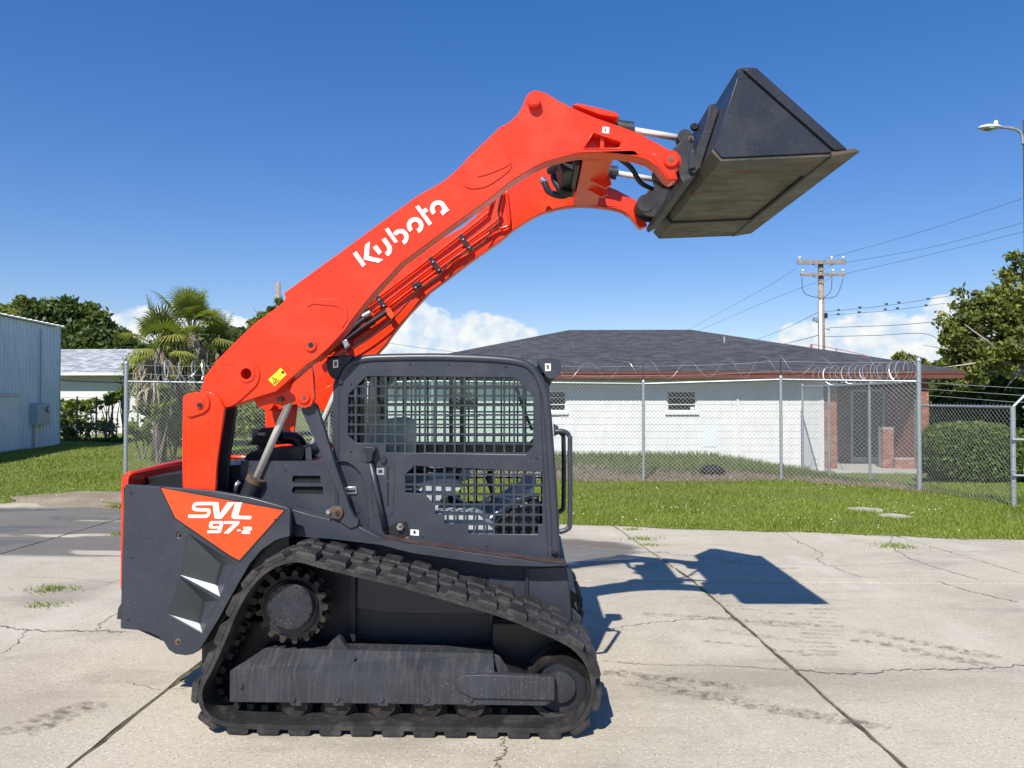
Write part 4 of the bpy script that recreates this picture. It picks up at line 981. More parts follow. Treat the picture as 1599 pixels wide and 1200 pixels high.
bush('bushes behind the fence seen through the cab', [pb(520, 640, 24, 40, 40, .8), pb(560, 660, 24, 40, 30, .8)], 3000, .08, 'oak2', 46)
# sabal palms
def palm(label, x, y, ht, seed, nf=34, scale=1.):
    rg = np.random.default_rng(seed); t = empty('sabal_palm', (x, y, 0), label, 'palm', 'palms behind the corner post')
    mobj('trunk', tube([(x, y, -.1), (x + .05, y, ht * .5), (x, y, ht)], [.20, .17, .16], 10), MT['palm_trunk'], t, smooth=180)
    c = np.array([x, y, ht])
    for k in range(nf):
        az = k * 2.399 + rg.uniform(-.3, .3); el = np.radians(rg.uniform(-30, 88)) if k > 3 else np.radians(80 + rg.uniform(-6, 6))
        d = np.array([np.cos(az) * np.cos(el), np.sin(az) * np.cos(el), np.sin(el)]); pl = scale * rg.uniform(.5, 1.0)
        tip = c + d * pl; V = []; F = []; A = []
        side = np.cross(d, [0, 0, 1.]); side /= np.linalg.norm(side) + 1e-9; upv = np.cross(side, d)
        droop = rg.uniform(.15, .5); nl = 24; fr = scale * rg.uniform(.55, .95); tone = np.clip((.45 - np.sin(el) * .5) + rg.uniform(-.12, .12), .03, .98)
        for j in range(nl):
            a = (j / (nl - 1) - .5) * 2 * 1.75; ln = fr * (1 - .28 * abs(a) / 1.75) * rg.uniform(.88, 1.06)
            ld = d * math.cos(a) + side * math.sin(a) + upv * (.12 * abs(a)); ld /= np.linalg.norm(ld)
            wd = np.cross(ld, upv); wd /= np.linalg.norm(wd) + 1e-9; w = .021 * scale
            b = len(V)
            for s_, ww in ((.0, .4), (.45, 1.), (.8, .62), (1., .08)):
                p = tip + ld * ln * s_ - np.array([0, 0, droop * ln * s_ ** 2.6 * (1 + .6 * abs(a))]); V += [p - wd * w * ww + upv * .004 * (j % 2), p + wd * w * ww]
            for q in range(3): F.append((b + 2 * q, b + 2 * q + 1, b + 2 * q + 3, b + 2 * q + 2))
            A += [float(np.clip(tone + rg.uniform(-.15, .15), 0, 1))] * 8
        fo = npobj('frond', V, F, MT['palm'], t, attr=A, center=True)
        mobj('leaf_stalk', tube([tuple(c - np.array([0, 0, .1])), tuple(c + d * pl * .5 + np.array([0, 0, .04])), tuple(tip)], [.02, .014, .010], 5), MT['palm'], fo)
    # skirt of dead hanging fronds
    n = 330; a = rg.uniform(0, 2 * np.pi, n); r0 = rg.uniform(.15, .45, n) * scale; z0 = ht - .15 - rg.uniform(0, ht * .3, n); ln = rg.uniform(.3, .8, n) * scale; sp = rg.uniform(.0, .45, n)
    p0 = np.stack([x + np.cos(a) * r0, y + np.sin(a) * r0, z0], 1); p1 = p0 + np.stack([np.cos(a) * sp, np.sin(a) * sp, -ln * .6], 1); p2 = p1 + np.stack([np.cos(a) * sp * .1 + rg.normal(0, .05, n), np.sin(a) * sp * .1, -ln * .5], 1)
    sd_ = np.stack([-np.sin(a), np.cos(a), np.zeros(n)], 1) * rg.uniform(.012, .04, (n, 1))
    V = np.empty((n, 6, 3)); V[:, 0] = p0 - sd_ * .4; V[:, 1] = p0 + sd_ * .4; V[:, 2] = p1 - sd_; V[:, 3] = p1 + sd_; V[:, 4] = p2 - sd_ * .3; V[:, 5] = p2 + sd_ * .3
    i0 = np.arange(n)[:, None] * 6; F = np.concatenate([i0 + np.array([[0, 1, 3, 2]]), i0 + np.array([[2, 3, 5, 4]])])
    sk = npobj('dead_skirt', V.reshape(-1, 3), F, MT['thatch'], t, attr=np.repeat(rg.beta(2, 2, n), 6), center=True)
palm('tallest sabal palm with upright fronds, middle of the group', P(298, 680, 21.8).x, 21.8, P(298, 520, 21.8).z, 51, 27, 1.0)
palm('sabal palm nearest the corner post, leftmost of the group', P(248, 680, 21.0).x, 21.0, P(248, 545, 21.0).z, 52, 22, .95)
palm('sabal palm half hidden by the orange arm, rightmost of the group', P(340, 680, 22.8).x, 22.8, P(340, 552, 22.8).z, 53, 22, .9)

# ------------------------------------------------------------------ poles and lines
UP = 45.0; u = P(1284, 680, UP).x
up = empty('utility_pole', (u, UP, -.5), 'grey wooden utility pole with two cross arms behind the roof', 'utility pole')
zt = P(1284, 408, UP).z
mobj('pole', tube([(u, UP, -.6), (u, UP, zt * .5), (u - .03, UP, zt)], [.22, .19, .15], 12), MT['wood'], up, smooth=180)
mobj('pvc_riser', tube([(u - .12, UP - .2, -.5), (u - .13, UP - .2, P(1284, 470, UP).z)], .09, 8), MT['trim_white'], up, smooth=180)
def pz(y): return P(1284, y, UP).z
def pxx(x): return P(x, 680, UP).x
for (xa, xb, y, th) in ((1244, 1320, 411, .11), (1249, 1319, 430, .075)):
    arm = mobj('cross_arm', box(pxx(xa), pxx(xb), UP - .32, UP - .18, pz(y) - th, pz(y) + th), MT['wood'], up)
    for q in (xa + 4, (xa + xb) / 2 + 16, xb - 4):
        mobj('insulator', lathe([(.02, 0), (.06, .02), (.06, .10), (.09, .12), (.09, .18), (.03, .22)], (pxx(q), UP - .25, pz(y) + th + .003), 'z', 10), MT['trim_white'], arm, smooth=60)
    for sgn in (-1, 1): mobj('brace', tube([(pxx(1284 + sgn * 16), UP - .25, pz(y) - th), (u, UP - .25, pz(y + 12))], .025, 5), MT['wood'], arm)
for (xa, ya, xb, yb, m) in ((1252, 434, 1282, 466, (1256, 458)), (1299, 434, 1285, 466, (1297, 455)), (1317, 434, 1285, 466, (1306, 462))):
    mobj('jumper_cable', tube(catmull([tuple(P(xa, ya, UP - .3)), tuple(P(m[0], m[1], UP - .3)), tuple(P(xb, yb, UP - .2))], 5, False), .022, 5), MT['cable'], up)
mobj('flood_lamp', MB().add(box(pxx(1268), pxx(1274), UP - .5, UP - .2, pz(503), pz(497))).add(tube([P(1272, 501, UP - .3), P(1277, 504, UP - .3), P(1282, 502, UP - .1)], .03, 6)).vf, MT['galv'], up)
mobj('junction_box', box(pxx(1287), pxx(1290), UP - .35, UP - .15, pz(498), pz(490)), MT['black'], up)
WR = [('upper power line running right from the top cross arm', [(1291, 404, 45), (1440, 362, 42), (1640, 296, 38)], .016), ('second power line running right from the top cross arm', [(1316, 411, 45), (1460, 385, 42), (1640, 336, 38)], .016), ('third power line running right, lowest of the three under the bucket', [(1319, 428, 45), (1460, 396, 42), (1640, 352, 38)], .016),
      ('cable with small spacers running right below the cross arms', [(1288, 487, 45), (1380, 478, 44), (1480, 463, 42)], .020), ('lower spacer cable running right into the tree', [(1288, 493, 45), (1380, 486, 44), (1476, 474, 42)], .018), ('service drop cable over the white cloud on the right', [(1288, 513, 45), (1296, 516, 45), (1300, 512, 45), (1400, 508, 43), (1490, 500, 41)], .026), ('lowest cable on the right, dipping into the tree', [(1288, 526, 45), (1370, 524, 44), (1440, 521, 42), (1470, 533, 41)], .026),
      ('cable running left from the pole to the roof ridge', [(1280, 487, 45), (1200, 524, 70), (1100, 560, 110)], .026), ('thick cable running left just above the roof', [(1281, 523, 45), (1230, 536, 60), (1150, 553, 90)], .032), ('faint power line going left from the cross arm end', [(1243, 420, 45), (1180, 458, 60), (1060, 523, 90)], .018), ('second faint line going left from the lower cross arm', [(1275, 441, 45), (1200, 470, 60), (1060, 530, 90)], .018), ('thin twin wires beyond the cab roof left of the ridge', [(600, 535, 80), (668, 545, 85), (760, 556, 95)], .03)]
for lb, pts, r_ in WR:
    w = mobj('power_line', tube(catmull([tuple(P(*p)) for p in pts], 8, False), r_ * .6, 4), MT['cable'], fix=False); tag(w, lb, 'power line', 'power lines')
    if 'spacer' in lb:
        for t in (.12, .3, .52, .62, .85):
            a = P(*pts[0]).lerp(P(*pts[2]), t); mobj('spacer', lathe([(.02, -.09), (.06, -.05), (.06, .05), (.02, .09)], (a.x, a.y, a.z), 'x', 6), MT['cable'], w)
SL = 22.0; lx = P(1601, 400, SL).x
sl = empty('street_light', (lx, SL, 0), 'street light with long arm at the upper right edge', 'street light')
def Q(x, y): return P(x, y, SL)
mobj('pole', tube([(lx + .02, SL, -.5), (lx + .02, SL, Q(1600, 188).z)], [.065, .045], 10), simple('dark_bronze_pole', (.07, .065, .07), .5), sl, smooth=180)
mobj('arm', tube(catmull([tuple(Q(1597, 226)), tuple(Q(1595, 210)), tuple(Q(1585, 202)), tuple(Q(1562, 199))], 5, False), [.04] * 16, 8), MT['galv'], sl, smooth=180)
mobj('brace_rod', tube([Q(1596, 199), Q(1566, 198)], .012, 5), MT['galv'], sl)
h0, h1 = Q(1527, 200), Q(1565, 199); hd = MB(); prof = [(0, .02), (.12, .10), (.35, .145), (.7, .13), (.93, .07), (1, .03)]; v = []; f = []
for t, rr in prof:
    c = h0.lerp(h1, t)
    for k in range(12):
        a = 2 * math.pi * k / 12; v.append((c.x, c.y + math.cos(a) * rr * 1.2, c.z + math.sin(a) * rr * (.62 if math.sin(a) > 0 else .42)))
for i in range(len(prof) - 1):
    for k in range(12): f.append((i * 12 + k, i * 12 + (k + 1) % 12, (i + 1) * 12 + (k + 1) % 12, (i + 1) * 12 + k))
f += [tuple(range(12)), tuple(range(60, 72))]
hd = mobj('lamp_head', (v, f), simple('pale_lamp_housing', (.62, .64, .62), .4), sl, smooth=180)
c = Q(1555, 194); mobj('photocell', lathe([(.055, -.03), (.055, .07), (.03, .10)], c, 'z', 10), MT['trim_white'], hd, smooth=60)
c = h0.lerp(h1, .45); mobj('lens', lathe([(.02, -.10), (.13, -.07), (.16, -.035)], c, 'z', 14), simple('lamp_lens', (.30, .33, .34), .2), hd, smooth=180)
# bare pole and small things behind
wp = empty('wooden_pole', (P(433, 680, 38).x, 38, 0), 'bare weathered pole top rising just above the orange arm', 'pole')
mobj('pole', tube([(P(433, 680, 38).x, 38, -.3), (P(433, 680, 38).x, 38, P(433, 441, 38).z)], [.16, .12], 10), MT['wood'], wp, smooth=180)
mobj('guy_eye', cyl(P(429, 470, 37.9), P(437, 470, 37.9), .03, 6), MT['galv'], wp)
bf = empty('boom_frame', P(1300, 556, 40), 'slim faded red metal frame rising behind the roof beside the utility pole', 'frame')
B = 40.0
mobj('long_bar', tube([P(1262, 555, B), P(1353, 556, B)], .055, 6), MT['red_metal'], bf)
for q in (1267, 1306): mobj('upright', tube([P(q, 562, B), P(q, 538 if q < 1300 else 545, B)], .06 if q < 1300 else .03, 6), MT['red_metal'], bf)
mobj('stay', tube([P(1268, 538, B), P(1306, 545, B), P(1352, 555, B)], .018, 5), MT['red_metal'], bf)
mobj('lower_post', tube([(P(1267, 680, B).x, B, -.5), P(1267, 560, B)], .08, 6), MT['red_metal'], bf)
g = G(1112, 739, .1); v, f = lathe([(.02, 0), (.22, .02), (.25, .10), (.19, .19), (.09, .23), (.02, .24)], (0, 0, 0), 'z', 18)
v = [(g.x + x * random.uniform(.8, 1.15) * 1.15, g.y + y * random.uniform(.85, 1.1), float(land_z(g.x, g.y)) + z * random.uniform(.85, 1.1)) for x, y, z in v]
o = mobj('black_bundle', (v, f), MT['wet_black'], smooth=180); tag(o, 'low black bundle lying on the bank behind the fence', 'bundle')
# ------------------------------------------------------------------ the compact track loader
CY = 5.12                                   # machine centre line
YT, TW = 4.14, .45                          # near track outer face, track width
YA, YAi = 4.45, 4.57                        # near arm outer / inner face
YF = 4.38                                   # rear fender panel
YC = 4.62                                   # cab side
LD = empty('track_loader', (P(600, 1150, YT).x, CY, 0), 'orange and grey compact track loader with its arms raised and an empty bucket', 'loader')
def far(o, parent=None, name=None): return dup(o, parent or o.parent, (0, 2 * (CY - worg(o).y), 0), name)
def plate(name, px, Y, th, mat, parent=LD, holes=(), bevel=.004, smooth_it=0):
    o_ = chaikin(px, smooth_it) if smooth_it else px
    return mobj(name, prism(XZ(o_, Y), Y, Y + th, [XZ(h, Y) for h in holes]), MT[mat], parent, bevel=bevel)
def circ(px, py, rpx, n=20): return [(px + rpx * math.cos(2 * math.pi * k / n), py + rpx * math.sin(2 * math.pi * k / n)) for k in range(n)]
def pin(name, px, py, rpx, Y, depth, mat, parent=LD, n=24, proud=.0):
    c = P(px, py, Y); r = rpx / F_PX * Y
    return mobj(name, lathe([(r * .9, -proud), (r, -proud + .004), (r, depth)], (c.x, Y, c.z), 'y', n), MT[mat], parent, smooth=40)
def bolt(px, py, rpx, Y, parent, mat='grey_dark', h=.012):
    c = P(px, py, Y); r = rpx / F_PX * Y
    return mobj('bolt', lathe([(r * .75, -h), (r, -h * .6), (r, .004)], (c.x, Y, c.z), 'y', 6), MT[mat], parent)

# --- lift arms
arm_top = [(313, 612), (318, 590), (336, 566), (352, 549), (368, 533), (396, 506), (428, 483), (440, 474), (446, 466), (443, 458), (450, 453), (487, 426), (523, 400), (587, 353), (653, 305), (691, 284), (715, 264), (733, 244), (752, 226), (780, 199), (795, 191), (807, 180), (815, 167), (821, 152), (826, 145), (834, 141), (842, 142), (852, 145), (870, 156), (887, 165), (897, 170), (930, 184), (965, 196), (995, 207), (1020, 220), (1045, 234), (1056, 236), (1064, 245), (1064, 257), (1060, 265), (1056, 270), (1059, 280), (1047, 284), (1040, 279), (1027, 262), (1012, 251), (992, 245), (965, 241), (930, 239), (900, 241), (880, 245), (855, 252), (830, 264), (817, 272), (795, 286), (765, 311), (707, 352), (653, 392), (627, 411), (605, 435), (584, 457), (565, 480), (548, 502), (539, 516), (515, 542), (494, 561), (482, 568), (468, 580), (453, 593), (433, 611), (412, 618), (387, 626), (364, 634), (340, 641), (318, 650), (300, 645), (298, 628), (305, 616)]
cut = [(927, 208), (970, 222), (967, 231), (912, 231)]
armo = plate('lift_arm', arm_top, YA, .09, 'orange', holes=[cut, circ(384, 584, 8.5)], bevel=.006)
armi = mobj('arm_inner_plate', prism(XZ(arm_top, YA), YA + .088, YAi), MT['orange'], armo, bevel=.004)
plate('web', [(937, 212), (944, 214), (943, 231.5), (937, 231.5)], YA + .02, .05, 'orange', armo, bevel=.002)
plate('cutout_lip', [(926, 206), (972, 221), (969, 233), (910, 233)], YA - .004, .012, 'orange', armo, holes=[cut], bevel=.003)
# raised pads on the outer face
plate('pivot_pad', [(318, 612), (330, 600), (345, 590), (365, 570), (380, 562), (392, 563), (402, 572), (406, 585), (402, 600), (390, 612), (366, 633), (352, 637), (340, 636)], YA - .010, .012, 'orange', armo, holes=[circ(384, 584, 8.5)], bevel=.004, smooth_it=1)
plate('bore_ring', circ(384, 584, 14), YA - .016, .012, 'orange', armo, holes=[circ(384, 584, 8.5)], bevel=.003)
plate('stiffener_pad', [(482, 474), (487, 469), (520, 467), (534, 470), (542, 480), (543, 498), (534, 513), (532, 508), (536, 494), (534, 484), (526, 478), (500, 476)], YA - .006, .008, 'orange', armo, bevel=.003)
plate('stiffener_pad', [(480, 480), (484, 470), (496, 467), (520, 467), (527, 472), (528, 480), (522, 478), (514, 473), (500, 472), (490, 474)], YA - .005, .007, 'orange', armo, bevel=.002)
plate('front_pad', [(721, 286), (737, 282), (747, 262), (768, 234), (778, 228), (788, 230), (799, 250), (800, 262), (790, 272), (765, 290), (745, 296), (728, 294)], YA - .006, .008, 'orange', armo, bevel=.004, smooth_it=1)
plate('front_pad', [(742, 276), (750, 262), (768, 236), (776, 231), (786, 233), (798, 250), (798, 257), (775, 268), (752, 276)], YA - .011, .012, 'orange', armo, bevel=.004, smooth_it=1)
plate('nose_pad', [(1016, 242), (1036, 236), (1050, 236), (1061, 246), (1061, 256), (1054, 270), (1056, 279), (1047, 281), (1034, 266)], YA - .006, .008, 'orange', armo, bevel=.003)
p_ = pin('hinge_pin', 1048, 249, 12.5, YA - .012, .03, 'orange', armo, proud=.012); pin('pin_bore', 1048, 249, 4.5, YA - .026, .02, 'rust', p_)
p_ = pin('pivot_pin', 485, 540, 9.5, YA - .006, .03, 'orange', armo, proud=.008); pin('pin_bore', 485, 539, 4.6, YA - .017, .02, 'grey_dark', p_); pin('pin_hole', 485, 539, 2.2, YA - .019, .02, 'black', p_)
p_ = pin('top_boss', 834, 158, 10.5, YA - .025, .05, 'orange', armo, proud=.02); pin('boss_ring', 834, 158, 6, YA - .049, .02, 'orange', p_)
plate('link_bracket', [(458, 596), (486, 570), (489, 590), (491, 622), (486, 634), (475, 638), (464, 634), (460, 618), (452, 612)], YA + .025, .04, 'orange', armo, bevel=.004)
p_ = pin('link_pin', 474, 621, 10, YA + .018, .03, 'orange', armo, proud=.006); pin('pin_bore', 474, 621, 3.4, YA + .008, .02, 'rust', p_)
pin('grease_point', 436, 624, 4, YA + .05, .03, 'rust', armo)
plate('side_bracket', [(395, 618), (430, 606), (455, 592), (470, 600), (462, 626), (440, 634), (425, 630), (400, 636)], YA + .09, .03, 'orange', armo)
# warning sticker and brand lettering
st = plate('warning_sticker', [(438.5, 574.5), (447.5, 585), (428.8, 603.5), (418.8, 593)], YA - .0035, .003, 'yellow_decal', armo, bevel=0)
mb = MB(); s4 = lambda q: [(170 + x / 4., 440 + y / 4.) for x, y in q]
for tri in ([(1022, 600), (1062, 618), (1030, 642)],):
    for i in range(3): mb.add(prism(XZ(s4(stroke([tri[i], tri[(i + 1) % 3]], 3.4)), YA - .005), YA - .005, YA - .003))
mb.add(prism(XZ(s4(stroke([(1034, 610), (1040, 622), (1036, 634)], 4)), YA - .005), YA - .0052, YA - .003)); mb.add(prism(XZ(s4(stroke([(1040, 616), (1046, 622)], 4)), YA - .005), YA - .0053, YA - .003))
mb.add(prism(XZ([(p[0], p[1]) for p in circ(170 + 1086 / 4, 440 + 567 / 4, 2.3, 10)], YA - .005), YA - .005, YA - .003)); mb.add(prism(XZ(s4(stroke([(1066, 578), (1072, 582)], 5)), YA - .005), YA - .005, YA - .003))
mobj('pictogram', mb.vf, MT['black_decal'], st)
plate('sticker', [(941, 198), (951.5, 199), (951, 209), (940, 207.5)], YA - .003, .0025, 'white_decal_and_glint', armo, bevel=0)
plate('sticker_mark', [(944, 201), (946, 201), (946, 206), (944, 206)], YA - .0042, .0012, 'rust', armo, bevel=0)
kz = lambda q: [(540 + x / 8.883, 300 + y / 8.883) for x, y in q]
let = {'K': [[(95, 855), (148, 823), (275, 1005), (232, 1043)], [(268, 735), (333, 687), (320, 893), (520, 935), (455, 983), (248, 938)]],
       'u': [[(373, 770), (425, 733), (500, 835), (457, 873)], [(497, 662), (550, 635), (615, 722), (636, 760), (642, 795), (630, 845), (606, 876), (580, 893), (540, 845), (566, 825), (578, 800), (572, 768)]],
       'b': [[(540, 523), (588, 495), (722, 690), (678, 710)], stroke(arcpts(757, 628, 84, 205, 425, 22), 59)],
       'o': [stroke(arcpts(961, 466, 85, 127, 426, 28), 60)],
       't': [[(965, 210), (1010, 182), (1197, 437), (1152, 467)], [(1055, 253), (1108, 218), (1145, 265), (1090, 300)]],
       'a': [stroke(arcpts(1282, 231, 84, 130, 418, 28), 60), [(1345, 132), (1437, 255), (1385, 287), (1318, 200)]]}
for ch, polys in let.items():
    mb = MB()
    for i, q in enumerate(polys): mb.add(prism(XZ(kz(q), YA - .004), YA - .004 - .0003 * i, YA - .001))
    mobj('letter', mb.vf, MT['white_decal_and_glint'], armo)
# far arm: same shape, its inner face towards us
dfar = 2 * (CY - (YA + .06))
fa = dup(armo, LD, (0, dfar, 0), 'lift_arm'); fi = dup(armi, fa, (0, 2 * (CY - (YA + .06)) - .09, 0))
WO[fa.name] = worg(armo) + Vector((0, dfar, 0))
YI = YA + dfar - .002                                   # inner (visible) face of far arm
def FP_(q, dy=0.): return [tuple(P(x, y, YI + dy)) for x, y in q]
def tub(name, q, r, mat, dy=-.03, parent=fa, per=5): return mobj(name, tube(catmull(FP_(q, dy), per, False), r, 8), MT[mat], parent, smooth=180)
tub('oil_pipe', [(573, 478), (650, 420), (752, 341), (762, 328), (768, 308), (772, 296)], .0125, 'orange')
tub('oil_pipe', [(582, 488), (660, 428), (771, 348), (780, 328), (788, 293)], .0125, 'orange')
tub('oil_pipe', [(606, 480), (680, 424), (765, 364), (786, 356), (794, 352), (795, 340), (790, 297)], .0110, 'orange')
tub('oil_pipe', [(640, 460), (700, 418), (740, 390)], .009, 'orange', -.025)
tub('hose', [(573, 481), (556, 494), (540, 507), (520, 530)], .019, 'hose'); tub('hose', [(570, 497), (545, 518), (520, 541), (498, 562)], .022, 'hose', -.06)
tub('hose', [(605, 486), (585, 500), (568, 511), (541, 530), (512, 552)], .019, 'hose', -.05)
tub('cable', [(784, 301), (778, 328), (780, 347), (769, 357), (755, 379), (733, 392), (707, 405), (688, 429), (670, 443), (653, 453), (635, 475), (608, 504), (573, 531), (536, 552)], .006, 'hose', -.055, per=6)
for (x0, y0, x1, y1, r) in ((563, 487, 573, 478, .021), (567, 495, 579, 488, .023), (520, 540, 532, 529, .023)): mobj('hose_ferrule', tube(FP_([(x0, y0), (x1, y1)], -.045 if r > .022 else -.03), r, 12), MT['zinc'], fa, smooth=40)
mobj('hose_fitting', prism(XZ([(534, 533), (541, 530), (546, 540), (539, 545)], YI - .09), YI - .09, YI - .03), MT['zinc'], fa, bevel=.003)
for (x0, y0, x1, y1) in ((718, 367, 735, 390), (671, 402, 688, 425), (588, 463, 601, 480)):
    cl = mobj('pipe_clamp', prism(XZ(stroke([(x0, y0), (x1, y1)], 7), YI - .06), YI - .062, YI - .044), MT['black'], fa, bevel=.004)
    for t in (.3, .85): pin('clamp_bolt', x0 + (x1 - x0) * t, y0 + (y1 - y0) * t, 1.6, YI - .07, .01, 'zinc', cl, 8)
cl = mobj('pipe_clamp', prism(XZ(stroke([(644, 448), (657, 442)], 8), YI - .06), YI - .062, YI - .03), MT['black'], fa, bevel=.004); pin('clamp_bolt', 649, 449, 1.8, YI - .07, .01, 'zinc', cl, 8)
mobj('marking_tape', prism(XZ([(602, 482), (608, 480), (616, 492), (612, 499), (605, 492)], YI - .07), YI - .072, YI - .058), MT['decal_orange'], fa)
plate('link_bracket', [(476, 620), (520, 600), (524, 622), (508, 642), (480, 640)], YI - .03, .05, 'orange', fa)
# cross member between the arms
pr = XZ([(905, 196), (962, 202), (961, 238), (956, 250), (910, 250)], YAi)
cmb = mobj('cross_member', prism(pr, YAi + .003, YI - .003), MT['orange'], bevel=.006, parent=LD)
mobj('valve_plate', prism(XZ([(893, 196), (904, 197), (907, 251), (899, 252)], YAi), YAi + .1, YI - .25), MT['frame'], cmb, bevel=.003)
mobj('cross_gusset', prism(XZ([(928, 250), (962, 240), (966, 258), (955, 264), (940, 256)], YAi), YI - .45, YI - .42), MT['orange'], cmb)
mobj('cross_gusset', prism(XZ([(928, 250), (962, 240), (966, 258), (955, 264), (940, 256)], YAi), YAi + .42, YAi + .45), MT['orange'], cmb)
mobj('manifold', prism(XZ([(872, 226), (905, 222), (905, 246), (880, 252)], YAi), YAi + .25, YI - .2), MT['grey_dark'], cmb, bevel=.01)
for k, q in enumerate(([(862, 262, 5.2), (870, 250, 5.1), (890, 252, 5.0), (900, 262, 5.0), (896, 275, 5.05)], [(850, 285, 5.5), (858, 300, 5.4), (878, 306, 5.3), (892, 298, 5.25), (894, 282, 5.2)], [(866, 262, 5.3), (866, 282, 5.25), (878, 298, 5.2), (892, 302, 5.2)], [(858, 268, 5.1), (875, 258, 5.0), (895, 258, 4.95), (902, 275, 4.95)])):
    mobj('hose', tube(catmull([tuple(P(*p)) for p in q], 6, False), .024, 8), MT['hose'], cmb, smooth=180)
for (x, y, Y) in ((862, 261, 5.2), (849, 283, 5.5)): mobj('hose_ferrule', tube([P(x - 4, y - 3, Y), P(x + 4, y + 4, Y)], .028, 10), MT['zinc'], cmb, smooth=40)
# top guard flap over the tilt cylinder
mobj('top_guard', prism(XZ([(893, 168), (905, 167), (940, 175), (961, 181), (966, 186), (963, 189), (935, 184)], YAi), YAi - .05, YAi + .16), MT['orange'], armo, bevel=.004)
# tilt cylinders
YTC = 4.67
def tilt():
    c = empty('x', (0, 0, 0)); bpy.data.objects.remove(c)
    b = mobj('tilt_cylinder', tube([P(872, 184, YTC), P(985, 203, YTC)], .046, 16), MT['grey_dark'], LD, smooth=50)
    mobj('gland', tube([P(981, 202.3, YTC), P(988, 203.5, YTC)], .049, 16), MT['grey'], b, smooth=50)
    mobj('rod', tube([P(984, 203, YTC), P(1062, 216, YTC)], .020, 14), MT['chrome'], b, smooth=180)
    mobj('rod_eye', lathe([(.045, -.04), (.045, .04)], tuple(P(1068, 217, YTC)), 'y', 14), MT['grey_dark'], b, smooth=50)
    return b
tb = tilt(); tb2 = far(tb, LD)
for ch in list(tb.children): far(ch, tb2)
mobj('hose', tube(catmull([tuple(P(962, 244, 4.85)), tuple(P(985, 262, 4.95)), tuple(P(1000, 285, 5.1)), tuple(P(1018, 295, 5.3))], 6, False), .017, 8), MT['hose'], cmb, smooth=180)

# --- quick coupler and bucket
YQ0, YQ1 = 4.42, 5.82
cp = mobj('quick_coupler', prism(XZ([(1108, 163), (1117, 162), (1123, 172), (1094, 262), (1084, 272), (1079, 268), (1086, 240), (1103, 190)], YQ0), YQ0, YQ1), MT['grey_dark'], LD, bevel=.005)
ear = [(1056, 222), (1074, 205), (1090, 203), (1092, 225), (1086, 268), (1068, 276), (1048, 272), (1034, 262), (1036, 244), (1044, 234)]
for Y in (4.59, 4.745):
    e1 = mobj('coupler_ear', prism(XZ(ear, YA), Y, Y + .035), MT['grey_dark'], cp, bevel=.004); far(e1, cp)
hub = mobj('hub', lathe([(.062, 0), (.062, .19)], (P(1048, 249, YA).x, 4.595, P(1048, 249, YA).z), 'y', 20), MT['grey_dark'], cp, smooth=40); far(hub, cp)
pin('ear_pin', 1079, 217, 5, 4.585, .02, 'rust', cp); far(pin('ear_pin', 1079, 217, 2.4, 4.58, .02, 'black', cp), cp)
mobj('latch_handle', MB().add(tube([P(1086, 201, 4.7), P(1092, 196, 4.75), P(1100, 190, 4.8)], .012, 6)).add(lathe([(.02, -.02), (.026, 0), (.02, .02)], tuple(P(1084, 199, 4.7)), 'y', 10)).vf, MT['black'], cp)
plate('coupler_lip', [(1062, 276), (1084, 268), (1087, 274), (1066, 286)], YQ0 + .02, 1.36, 'frame', cp)
plate('ear_gusset', [(1078, 238), (1084, 232), (1086, 262), (1076, 264)], YQ0 - .012, .03, 'grey', cp, bevel=.003)
# bucket: side plates, back, heel and floor as plates
B0, B1 = 4.12, 6.14
side = [(1155, 109), (1179, 107.5), (1321, 235), (1300, 239), (1127, 247), (1115, 233)]
sz = XZ(side, B0)
A_, Bq, Cq, Dq, Eq, Fq = [Vector((a, b)) for a, b in sz]
bk = mobj('bucket', prism([tuple(A_), tuple(Fq), tuple(Eq), tuple(Dq), tuple(Dq + Vector((-.004, .022))), tuple(Eq + Vector((.012, .020))), tuple(Fq + Vector((.020, .008))), tuple(A_ + Vector((.022, .0)))], B0 + .001, B1 - .001), MT['bucket'], LD, bevel=.003)
for Y in (B0 - .006, B1 - .010):
    sp_ = mobj('side_plate', prism([tuple(A_), tuple(Bq), tuple(Cq), tuple(Dq), tuple(Eq), tuple(Fq)], Y, Y + .016), MT['bucket'], bk, bevel=.003)
    strip = [(1159, 111.5), (1179, 108.5), (1320, 234.5), (1301, 237)]
    mobj('side_cutter', prism(XZ(strip, B0), Y - .016 if Y < 5 else Y + .017, Y - .001 if Y < 5 else Y + .032), MT['bucket'], sp_, bevel=.003)
fdir = (Dq - Eq).normalized(); fn = Vector((fdir.y, -fdir.x)); fn = fn if fn.y < 0 else -fn
hdir = (Eq - Fq).normalized(); hn = Vector((hdir.y, -hdir.x)); hn = hn if hn.y < 0 else -hn
bis = (fn + hn).normalized()
for (y0, y1) in ((B0 + .0, 4.46), (5.61, B1 - .0)):
    th = .020
    q = [Fq + hn * .001, Eq + bis * .001, Dq + fn * .001, Dq + fn * th - fdir * .0, Eq + bis * th, Fq + hn * th]
    mobj('wear_strip', prism([tuple(v) for v in q], y0 + .002, y1), MT['bucket_floor'], bk, bevel=.003)
q = [Fq + hn * .001, Eq + bis * .001, Dq + fn * .001, Dq + fn * .006, Eq + bis * .006, Fq + hn * .006]
mobj('floor_skin', prism([tuple(v) for v in q], 4.4605, 5.6095), MT['bucket_floor'], bk)
for Y in (4.462, 5.602): mobj('weld_seam', tube([(v[0], Y + .003, v[1]) for v in (tuple(Fq + hn * .012), tuple(Eq + bis * .012), tuple(Dq + fn * .012))], .009, 6), MT['grey_dark'], bk)
tip = Vector(XZ([(1342, 238)], B0)[0]); back = Dq - fdir * .012
